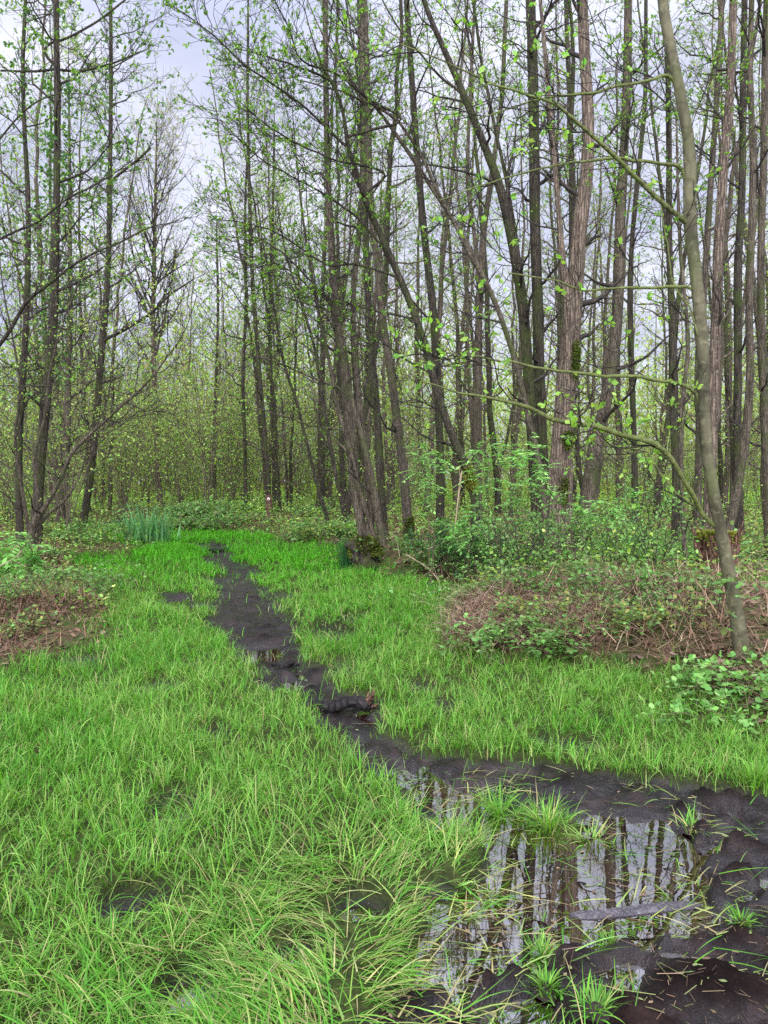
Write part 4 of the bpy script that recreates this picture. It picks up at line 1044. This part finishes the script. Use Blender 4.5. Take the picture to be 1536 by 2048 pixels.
def model_sapling(name, seed, H, nst, cols, pairs=5, leafl=.2, stem=.008):
    """sapling with pinnate (feather) leaves in whorls"""
    rg = np.random.default_rng(seed)
    root = empty(name, (0, 0, -50), "model", "sapling")
    s = np.linspace(0, 1, 9); a = rg.random(nst) * 6.283
    P = np.stack([np.cos(a)[:, None] * s * .35 * H * rg.random((nst, 1)), np.sin(a)[:, None] * s * .35 * H * rg.random((nst, 1)), s * H * (.65 + .4 * rg.random((nst, 1)))], -1) + np.cumsum(rg.normal(0, .015, (nst, 9, 3)), 1)
    R = stem * (1 - .65 * s)[None] + 0 * P[..., 0]
    mb = MB(); tubes(mb, P, R, 6, (.09, .07, .04))
    b, br = spawn(P, R, 3, .35, .95, (.5, 1.0), (.2 * H, .35 * H), 5, .25, .06, .6, .003, .3, rg); tubes(mb, b, br, 4, (.09, .08, .04)); mb.obj("stems", [M_DRY], root)
    mb = MB()
    tips = np.concatenate([P[:, -1], P[:, -3], b[:, -1], b[:, -2]]); tang = norm(np.concatenate([P[:, -1] - P[:, -2], P[:, -1] - P[:, -2], b[:, -1] - b[:, -2], b[:, -1] - b[:, -2]]))
    for t, T in zip(tips, tang):
        for q in range(rg.integers(2, 5)):
            d = norm(T * .5 + rg.standard_normal(3) * .8 + np.array([0, 0, .1])); L = leafl * (.6 + .6 * rg.random()); u = np.linspace(0, 1, pairs + 2)
            rach = t + d * L * u[:, None] + np.array([0, 0, -.45]) * L * (u ** 2)[:, None]
            tubes(mb, rach[None], np.full((1, len(u)), .0016), 3, (.12, .26, .08))
            dirs = norm(np.gradient(rach, axis=0)); side = norm(np.cross(dirs, [0, 0, 1.]))
            c = [cols[rg.integers(len(cols))]]
            for sg in (1, -1): leaves(mb, rach[1:-1], dirs[1:-1] * .45 + sg * side[1:-1] - np.array([0, 0, .15]), L * .36, c, rg, 0, wid=.36, up=1.5)
            leaves(mb, rach[-1:], dirs[-1:], L * .36, c, rg, 0, wid=.36, up=1.5)
    mb.obj("foliage", [M_LEAF], root)
    return root


def place(models, spots_, labs, grp, seed, sc=(.8, 1.25)):
    rg = np.random.default_rng(seed)
    for q, (X, Y) in enumerate(spots_):
        m = models[q % len(models)]; s = sc[0] + (sc[1] - sc[0]) * rg.random(); lab = labs if isinstance(labs, str) else labs[q]
        loc = (X, Y, gz(X, Y) - .02)
        if "placed" not in m:
            m["placed"] = 1
            m.location = [float(v) for v in loc]; m.rotation_euler = (0, 0, rg.random() * 6.283); m.scale = (s, s, s); m["label"] = lab
            if grp: m["group"] = grp
        else:
            c = dup(m, loc, rg.random() * 6.283, s, lab, grp)


L_BRAM = [(.13, .29, .06), (.18, .35, .09), (.10, .22, .05), (.23, .38, .11), (.15, .17, .06)]
BRAM = [model_bramble("bramble_bush", 21 + i, 17, 1.0, c, .055, 26) for i, c in enumerate([L_BRAM + L_MINT[2:], L_BRAM, L_BRAM + L_DARK, L_BRAM + L_OLIVE[:2]])]
BRAM.insert(2, model_bramble("bramble_bush", 29, 7, 1.9, L_BRAM, .06, 14))
SHR = [model_shrub("leafy_shrub", 31, 4.6, 9, 1.6, 3, .085, L_PALE, 7), model_shrub("leafy_shrub", 32, 3.2, 9, 1.3, 3, .075, L_SPRING + L_PALE, 6), model_shrub("leafy_shrub", 33, 6.2, 8, 1.7, 3, .085, L_PALE + L_MINT[:1], 8), model_shrub("leafy_shrub", 34, 5.2, 8, 1.5, 2, .08, L_OLIVE + L_PALE, 8)]
rg_ = np.random.default_rng(5)


def px_spots(lst): return [tuple(gp(x, y)[:2]) for x, y in lst]


place(BRAM, px_spots([(960, 1215), (1010, 1250), (1060, 1215), (1110, 1260), (1075, 1290), (1150, 1230), (1180, 1290), (1220, 1250), (1260, 1290), (1290, 1240), (1330, 1280), (1130, 1320), (1380, 1310), (1350, 1220), (1000, 1190), (1060, 1175), (1230, 1200), (920, 1225), (1150, 1185), (1300, 1320), (1040, 1320)]),
      "one of the tangled bramble bushes heaped on the mound left of the smooth leaning tree", "brambles on the right-hand mound", 1, (.45, .85))
place(BRAM, px_spots([(20, 1180), (60, 1215), (100, 1185), (30, 1240), (110, 1235), (-20, 1230), (70, 1150), (-50, 1190), (140, 1210), (10, 1280)]), "one of the reddish bramble bushes on the bank at the left edge of the lawn", "brambles on the left bank", 2, (.4, .75))
place(BRAM, px_spots([(160, 1100), (200, 1095), (230, 1105), (190, 1070), (130, 1090), (100, 1100)]), "one of the scrubby bramble bushes at the foot of the slender bent trunk", "brambles by the slender trunk", 3, (.7, 1.0))
place(BRAM, px_spots([(300 + 200 * a, 1046 + 18 * b) for a, b in rg_.random((15, 2))]) + px_spots([(600 + 90 * a, 1070 + 18 * b) for a, b in rg_.random((5, 2))]) + px_spots([(500, 1044), (580, 1043), (610, 1046), (640, 1050)]), "one of the low green bramble mounds between the lawn's end and the trail marker", "brambles at the end of the lawn", 4, (.8, 1.35))
place(BRAM, px_spots([(1180 + 360 * a, 1080 + 70 * b) for a, b in rg_.random((18, 2))]), "one of the pale bramble bushes on the forest floor behind the mound", "brambles behind the mound", 5, (.8, 1.3))
place(BRAM, px_spots([(820 + 100 * a, 1120 + 30 * b) for a, b in rg_.random((5, 2))]), "one of the withered bramble heaps around the brown earth right of the mossy stool", "withered brambles by the stool", 6, (.6, .9))
BB = [model_bramble("bramble_bush", 28, 11, .75, [(.18, .38, .08), (.24, .44, .11), (.14, .32, .07)], .06, 9)]
place(BB, px_spots([(1420, 1400), (1480, 1440), (1390, 1440), (1460, 1390)]) + px_spots([(1530, 1420)]), "one of the fresh bright green bramble sprays around the foot of the smooth leaning tree", "bright brambles by the smooth tree", 7, (.6, .8))
place(SHR, [(X, Y) for X, Y, *_ in spread(64, 170, 700, 25, 52, 1.1, 401)], "one of the pale green leafy shrubs in the understorey behind the end of the lawn", "shrubs behind the lawn", 8, (.9, 1.4))
place(SHR, [(X, Y) for X, Y, *_ in spread(20, -150, 190, 16, 36, 1.2, 402)], "one of the leafy shrubs among the thicket stems at the left", "shrubs in the left thicket", 9, (.7, 1.1))
place(SHR, [(X, Y) for X, Y, *_ in spread(70, 690, 1640, 20, 52, 1.1, 403)], "one of the low leafy shrubs scattered between the right-hand trunks", "shrubs in the right-hand wood", 10, (.5, .95))
DK = [model_shrub("dark_shrub", 41, .95, 10, .6, 3, .055, L_DARK + [(.05, .16, .07)], 6, 5)]
place(DK, [tuple(px(880, 1080, 11.6)[:2]), tuple(px(930, 1080, 11.2)[:2]), tuple(px(1010, 1080, 10.6)[:2])], ["dense dark green shrub left of the bright feather-leaved saplings", "dense dark green shrub under the tallest feather-leaved sapling", "dark green shrub spilling toward the thickest trunk's foot"], None, 11, (.8, 1.0))
UP = [model_shrub("thorny_shrub", 61, 1.25, 6, .55, 6, .042, L_BRAM + L_MINT[:1], 4, 3, "shrub", .009), model_shrub("thorny_shrub", 62, 1.0, 7, .6, 6, .04, L_BRAM, 4, 3, "shrub", .008)]
for m_ in UP: [c_ for c_ in m_.children if c_.name.startswith('stems')][0].data.materials[0] = M_TWIG
place(UP, px_spots([(990, 1210), (1045, 1235), (1090, 1190), (1140, 1230), (1190, 1195), (1250, 1230), (1310, 1235), (1060, 1160)]), "one of the upright thin-stemmed shrubs growing through the brambles around the trunk bases", "upright shrubs on the bramble mound", 21, (.65, 1.05))
SAP = [model_sapling("rowan_sapling", 51, 1.9, 3, L_MINT), model_sapling("rowan_sapling", 52, 1.4, 2, L_MINT), model_sapling("rowan_sapling", 53, 1.0, 3, L_MINT)]
place(SAP, [tuple(px(x, 1100, Y)[:2]) for x, Y in [(862, 10.8), (925, 10.4), (985, 10.6), (1060, 10.2), (1165, 9.6), (905, 11.2), (1020, 9.8), (1230, 9.4)]],
      ["tallest bright mint green feather-leaved sapling, its top in front of the dark straight alder", "bright green feather-leaved sapling beside the pale snapped stick", "mint green sapling with feathery leaves in front of the spreading alder's foot", "feather-leaved sapling in front of the thickest trunk's left side",
       "low feather-leaved sapling at the foot of the leaning brown alder", "feather-leaved sapling behind the pale snapped stick", "low sprawling feather-leaved sapling over the brambles left of the thickest trunk", "small feather-leaved sapling on top of the bramble mound"], None, 12, (.95, 1.1))
FR = [model_sapling("rowan_sapling", 54, .95, 2, L_MINT, 7, .40)]
place(FR, [tuple(gp(5, 1195)[:2]), tuple(gp(62, 1200)[:2])], ["mint green feather-leaved sapling cut by the left edge of the photo", "feather-leaved sapling on the left bank with one large drooping leaf"], None, 13, (.6, .68))


def floor_stuff():
    rg = np.random.default_rng(91)
    # low green cover of the forest floor
    mb = MB(); n = 120000
    Y = 8 + 42 * rg.random(n) ** 1.25; X = (rg.random(n) * 2 - 1) * (Y * .56 + 1)
    z, lawn, mud, *_ = ground_z(X, Y, True)
    c = fbm(X, Y, 1.6, 131, 3); q = (rg.random(n) < (1 - lawn) * (1 - mud) * sstep(.36, .62, c)) & (z > -.05)
    X, Y, z, c = X[q], Y[q], z[q], c[q]; n = len(X)
    h = np.abs(rg.standard_normal(n)) * (.12 + .25 * sstep(.45, .7, c)) * np.where(Y > 14, 1.3, .7)
    leaves(mb, np.stack([X, Y, z + h], 1), rg.standard_normal((n, 3)) * np.array([1, 1, .4]), np.maximum(.05, .0032 * Y), L_SPRING + L_PALE + L_MINT[2:], rg, 0, wid=.75, up=1.3)
    o = mb.obj("ground_cover", [M_LEAF]); o["kind"] = "stuff"; tag(o, "low green leafy cover over the forest floor behind the lawn", "ground cover")
    # dead bracken, canes and sticks
    mb = MB(); n = 52000
    Y = 4.5 + 30 * rg.random(n) ** 1.6; X = (rg.random(n) * 2 - 1) * (Y * .56 + 1)
    z, lawn, mud, *_ = ground_z(X, Y, True)
    pb = np.concatenate([gp(-120 + 330 * rg.random(9000), 1130 + 235 * rg.random(9000)), gp(880 + 700 * rg.random(6000), 1140 + 330 * rg.random(6000) ** 1.2), gp(1080 + 400 * rg.random(9000), 1270 + 100 * rg.random(9000) ** .9)])
    X, Y = np.r_[X, pb[:, 0]], np.r_[Y, pb[:, 1]]; n = len(X); z, lawn, mud, *_ = ground_z(X, Y, True)
    q = rg.random(n) < (1 - lawn) * (.25 + .75 * sstep(.4, .6, fbm(X, Y, 1.2, 141, 2)))
    X, Y, z = X[q], Y[q], z[q]; n = len(X)
    L = .07 + .32 * rg.random(n) ** 2
    reds = [(.10, .055, .033), (.14, .075, .045), (.07, .038, .024), (.19, .115, .07)]
    cols = [(.15, .085, .05), (.22, .145, .085), (.33, .24, .15), (.09, .055, .035), (.19, .115, .07)]
    blades(mb, np.stack([X, Y, z + .12 * rg.random(n) ** 2], 1), L, np.maximum(.004 + .006 * rg.random(n) ** 2, .0007 * Y), rg.random(n) * 6.283, .6 + .9 * rg.random(n), -.4 + 1.1 * rg.random(n), np.where((X < -1.0)[:, None], palette(reds, n, rg), palette(cols, n, rg)), 3)
    n = 26000; Y = 4.5 + 22 * rg.random(n) ** 1.5; X = (rg.random(n) * 2 - 1) * (Y * .56 + 1); z, lawn, mud, *_ = ground_z(X, Y, True)
    q = rg.random(n) < (1 - lawn) * (1 - mud); X, Y, z = X[q], Y[q], z[q]; n = len(X)
    leaves(mb, np.stack([X, Y, z + .015 + .05 * rg.random(n) ** 2], 1), rg.standard_normal((n, 3)) * np.array([1, 1, .3]), .07, [(.10, .06, .035), (.15, .09, .05), (.06, .038, .024), (.19, .13, .08)], rg, 0, wid=.6, up=1.5)
    o = mb.obj("dead_bracken", [M_DRY], smooth=False); o["kind"] = "stuff"; tag(o, "red-brown dead bracken and thin fallen sticks littering the banks and forest floor", "dead bracken")
    # straw-coloured dead grass apron in front of the mound
    mb = MB(); n = 7000
    p = gp(880 + 330 * rg.random(n), 1235 + 85 * rg.random(n)); z, lawn, mud, *_ = ground_z(p[:, 0], p[:, 1], True)
    q = rg.random(n) < (1 - lawn * .75) * (.2 + .8 * (fbm(p[:, 0], p[:, 1], .7, 151, 2) > .45)); p = p[q]; z = z[q]; n = len(p); p[:, 2] = z
    blades(mb, p, .15 + .3 * rg.random(n), .004 + .002 * rg.random(n), -1.5 + 1.2 * rg.standard_normal(n), .3 + .8 * rg.random(n), .5 + rg.random(n), palette([(.30, .21, .14), (.22, .13, .085), (.38, .28, .19)], n, rg), 4)
    o = mb.obj("dead_grass", [M_DRY], smooth=False); o["kind"] = "stuff"; tag(o, "pinkish straw-coloured dead grass hanging along the front of the bramble mound", "dead grass")


floor_stuff()


# ------------------------------------------------------------------ stump, logs, plank, marker, sticks
def stump():
    rg = np.random.default_rng(61); c = gp(1432, 1255); Y = 8.6
    c = px(1432, 1250, Y); z0 = gz(c[0], Y)
    root = empty("tree_stump", (c[0], Y, z0), "broken rotten stump capped with yellow-green moss behind the smooth leaning tree", "stump")
    h = .52
    mb = MB(); lump(mb, [(-.1, .30, .28, 0, 0), (.05, .24, .22, 0, 0), (h * .5, .2, .19, 0, 0), (h * .9, .2, .19, 0, 0), (h, .18, .17, 0, 0), (h + .01, .01, .01, 0, 0)], rg, 22, .09); mb.obj("wood", [M_STUMP], root)
    mb = MB()
    for q in range(9):
        a = rg.random() * 6.28; l = .12 + .25 * rg.random(); b = np.array([math.cos(a) * .19, math.sin(a) * .18, h * (.5 + .4 * rg.random())])
        tubes(mb, np.stack([b + np.array([math.cos(a) * .1 * t, math.sin(a) * .1 * t, l * t]) for t in (0, .5, 1)])[None], np.array([[.035, .025, .004]]), 6, rough=.1)
    mb.obj("splinter", [M_STUMP], root)
    n = 1000; a = rg.random(n) * 6.283; r = .21 * np.sqrt(rg.random(n)); mb = MB()
    leaves(mb, np.stack([np.cos(a) * r, np.sin(a) * r, h + .02 - .1 * (r > .185) * rg.random(n)], 1), np.stack([np.cos(a), np.sin(a), .6 + .5 * rg.standard_normal(n)], 1), .045, MOSSY, rg, 0, wid=.5); mb.obj("moss_cap", [M_MOSS], root)


def log(name, x0, y0, x1, y1, r, label, rootend=False, mat=None, lift=.25):
    rg = np.random.default_rng(int(x0)); a, b = gp(x0, y0), gp(x1, y1)
    m = (a + b) / 2; z = gz(m[0], m[1])
    root = empty(name, (m[0], m[1], z), label, "log")
    s = np.linspace(-.5, .5, 12); P = np.outer(s, b - a); P[:, 2] = r * lift + .012 * np.sin(s * 9); P[:, 1] += .02 * np.sin(s * 7)
    R = r * (1 - .25 * (s + .5)) * (1 + .06 * rg.standard_normal(12)); R[0] *= .5; R[-1] *= .35 if not rootend else 1.2
    mb = MB(); tubes(mb, P[None], R[None], 14, rough=.07, rg=rg); 
    for e, i in ((P[0], 0), (P[-1], 11)):
        d = norm(P[1] - P[0]) * (-1 if i == 0 else 1)
        tubes(mb, np.stack([e, e + d * R[i] * .35, e + d * R[i] * .4])[None], np.array([[R[i], R[i] * .7, .002]]), 14, rough=.05, rg=rg)
    mb.obj("log_wood", [mat or M_WETWOOD], root)
    if rootend:
        mb = MB(); e = P[-1]
        for q in range(16):
            an = rg.random() * 6.283; d = norm(np.array([.25 + .2 * rg.random(), math.cos(an) * .6, .35 + math.sin(an) * .8])); L = r * (1.2 + 1.8 * rg.random())
            t = np.linspace(0, 1, 5)[:, None]; Q = e - np.array([r * .4, 0, 0]) + d * L * t + np.cumsum(rg.normal(0, .006, (5, 3)), 0); Q[:, 2] = np.maximum(Q[:, 2], -.03)
            tubes(mb, Q[None], (r * .33 * (1 - .8 * t[:, 0]))[None], 6, rough=.12, rg=rg)
        mb.obj("torn_roots", [M_STUMP], root)


stump()
log("fallen_log", 604, 1412, 742, 1407, .05, "black wet log lying across the mud track, with red torn roots at one end", True, lift=.7)
log("fallen_log", 418, 1103, 482, 1100, .055, "dark log lying across the far end of the mud track", mat=M_WETWOOD)
log("fallen_log", 545, 1328, 600, 1325, .026, "short black log half sunk at the edge of the track's middle puddle", mat=M_WETWOOD)


def plank():
    a, b = gp(1140, 1832, W_LEVEL), gp(1398, 1812, W_LEVEL)
    m = (a + b) / 2; root = empty("sunken_plank", (m[0], m[1], W_LEVEL), "grey plank lying half sunk across the near side of the puddle", "plank")
    d = b - a; L = np.linalg.norm(d[:2]); d = d / L; sd_ = np.array([-d[1], d[0], 0])
    k = 24; s = np.linspace(-.5, .5, k); rg = np.random.default_rng(3)
    wv = .028 * (1 + .012 * rg.standard_normal(k)) * np.clip((.5 - np.abs(s)) * 14, .35, 1); zt = .008 + .006 * s + .0003 * rg.standard_normal(k)
    V = []
    for i in range(k):
        c = d * L * s[i] + sd_ * .006 * math.sin(s[i] * 7)
        V += [c - sd_ * wv[i] + [0, 0, -.03], c - sd_ * wv[i] + [0, 0, zt[i] - .004], c - sd_ * wv[i] * .8 + [0, 0, zt[i]], c + sd_ * wv[i] * .8 + [0, 0, zt[i]], c + sd_ * wv[i] + [0, 0, zt[i] - .004], c + sd_ * wv[i] + [0, 0, -.03]]
    F = [(i * 6 + j, i * 6 + (j + 1) % 6, i * 6 + 6 + (j + 1) % 6, i * 6 + 6 + j) for i in range(k - 1) for j in range(6)]
    F += [(0, 1, 4, 5), (1, 2, 3, 4), ((k - 1) * 6, (k - 1) * 6 + 5, (k - 1) * 6 + 4, (k - 1) * 6 + 1), ((k - 1) * 6 + 1, (k - 1) * 6 + 4, (k - 1) * 6 + 3, (k - 1) * 6 + 2)]
    mb = MB(); mb.add(np.array(V), F); mb.obj("board", [bark_mat("weathered_grey_board", (.05, .045, .05), (.13, .115, .12), 0, 30, .2, 0, (.1, .1, .1), .6)], root, smooth=False)


plank()


def marker():
    c = px(537, 998, 23.6 - .125); root = empty("trail_marker", c, "small round white trail marker with a dark centre on the red-brown trunk", "trail marker")
    white = tint_mat("marker_enamel", .4, .5)
    k = 28; a = np.linspace(0, 2 * np.pi, k, endpoint=False)

    def disc(name, r0, r1, yf, yb, col):
        mb = MB(); V = []
        for (r, y) in ((r0, yf), (r1, yf), (r1, yb)): V += [(r * math.cos(t), y, r * math.sin(t)) for t in a]
        F = [(i * k + j, i * k + (j + 1) % k, (i + 1) * k + (j + 1) % k, (i + 1) * k + j) for i in range(2) for j in range(k)]
        mb.add(np.array(V), F, col); mb.obj(name, [white], root)
    disc("plate", .018, .048, -.012, .03, (.8, .78, .74)); disc("rim", .043, .050, -.015, .03, (.45, .17, .10)); disc("centre", .0005, .02, -.014, .0, (.03, .02, .02))


marker()


def sticks():
    rg = np.random.default_rng(17)
    S = [("pale_stick", [(908, 1075, 5), (915, 1010, 6), (921, 960, 7), (924, 942, 4)], 10.7, 10.7, "pale snapped stick standing upright among the feather-leaved saplings", (.30, .23, .14)),
         ("dead_branch", [(1180, 1230, 5), (1250, 1210, 6), (1330, 1160, 7), (1352, 1130, 5)], 8.2, 8.6, "grey dead branch leaning from the bramble mound against the rotten stump", (.2, .15, .11)),
         ("dead_branch", [(760, 1165, 3), (800, 1130, 4), (850, 1100, 4), (905, 1085, 3)], 12.4, 12.0, "thin bare twig arching from the stool's side over the brown earth", (.34, .26, .17)),
         ("dead_branch", [(812, 1108, 3), (860, 1140, 4), (885, 1175, 3)], 11.6, 11.0, "thin pale cane bowing down onto the lawn edge right of the stool", (.38, .29, .19)),
         ("dead_branch", [(830, 1165, 3), (880, 1130, 3), (935, 1105, 3)], 11.5, 11.5, "thin cane crossing the withered bramble heap toward the pale stick", (.36, .27, .18)),
         ("dead_branch", [(0, 1132, 4), (30, 1116, 5), (45, 1100, 4)], 9.5, 9.2, "short pale broken branch poking out of the left bank", (.36, .26, .18))]
    for nm, pts, Ya, Yb, lab, col in S:
        p = np.array(pts, float); Yv = np.linspace(Ya, Yb, len(p)); q = px(p[:, 0], p[:, 1], Yv); r = .6 * p[:, 2] / 2 / FPX * Yv
        c = catmull(np.column_stack([q, r]), 14); base = c[0, :3].copy()
        root = empty(nm, base, lab, "stick")
        mb = MB(); tubes(mb, (c[:, :3] - base)[None], c[None, :, 3], 6, col, rough=.06)
        b, br = spawn((c[:, :3] - base)[None], c[None, :, 3], 4, .3, .95, (.5, .9), (.12, .3), 4, .05, .1, .5, .002, .2, rg); tubes(mb, b, br, 4, col)
        mb.obj("wood", [M_DRY], root)


sticks()


def mud_debris():
    rg = np.random.default_rng(97); n = 5200
    p = gp(430 + 1150 * rg.random(n), 1150 + 900 * rg.random(n) ** .8)
    z, lawn, mud, *_ = ground_z(p[:, 0], p[:, 1], True); q = (rg.random(n) < mud * .3) & (fbm(p[:, 0], p[:, 1], .5, 171, 2) > .42)
    p, z = p[q], z[q]; n = len(p); p[:, 2] = np.maximum(z, W_LEVEL) + .003
    mb = MB(); cols = [(.10, .065, .04), (.17, .12, .07), (.06, .04, .025), (.15, .17, .06)]
    d = rg.standard_normal((n, 3)) * np.array([1, 1, .12])
    h = n // 4
    leaves(mb, p[:h], d[:h], .022, cols, rg, 0, wid=.6, up=3)
    d2 = norm(d[h:]); L = (.012 + .05 * rg.random((n - h, 1)) ** 2)
    P = p[h:, None] + d2[:, None] * L[:, None] * np.linspace(-1, 1, 3)[None, :, None]; P[..., 2] = p[h:, None, 2] + .002
    tubes(mb, P, np.full(P.shape[:2], .0012), 3, palette(cols, n - h, rg))
    o = mb.obj("mud_debris", [M_DRY], smooth=False); o["kind"] = "stuff"; tag(o, "small dead leaf scraps and twig bits scattered over the wet mud", "debris")


mud_debris()
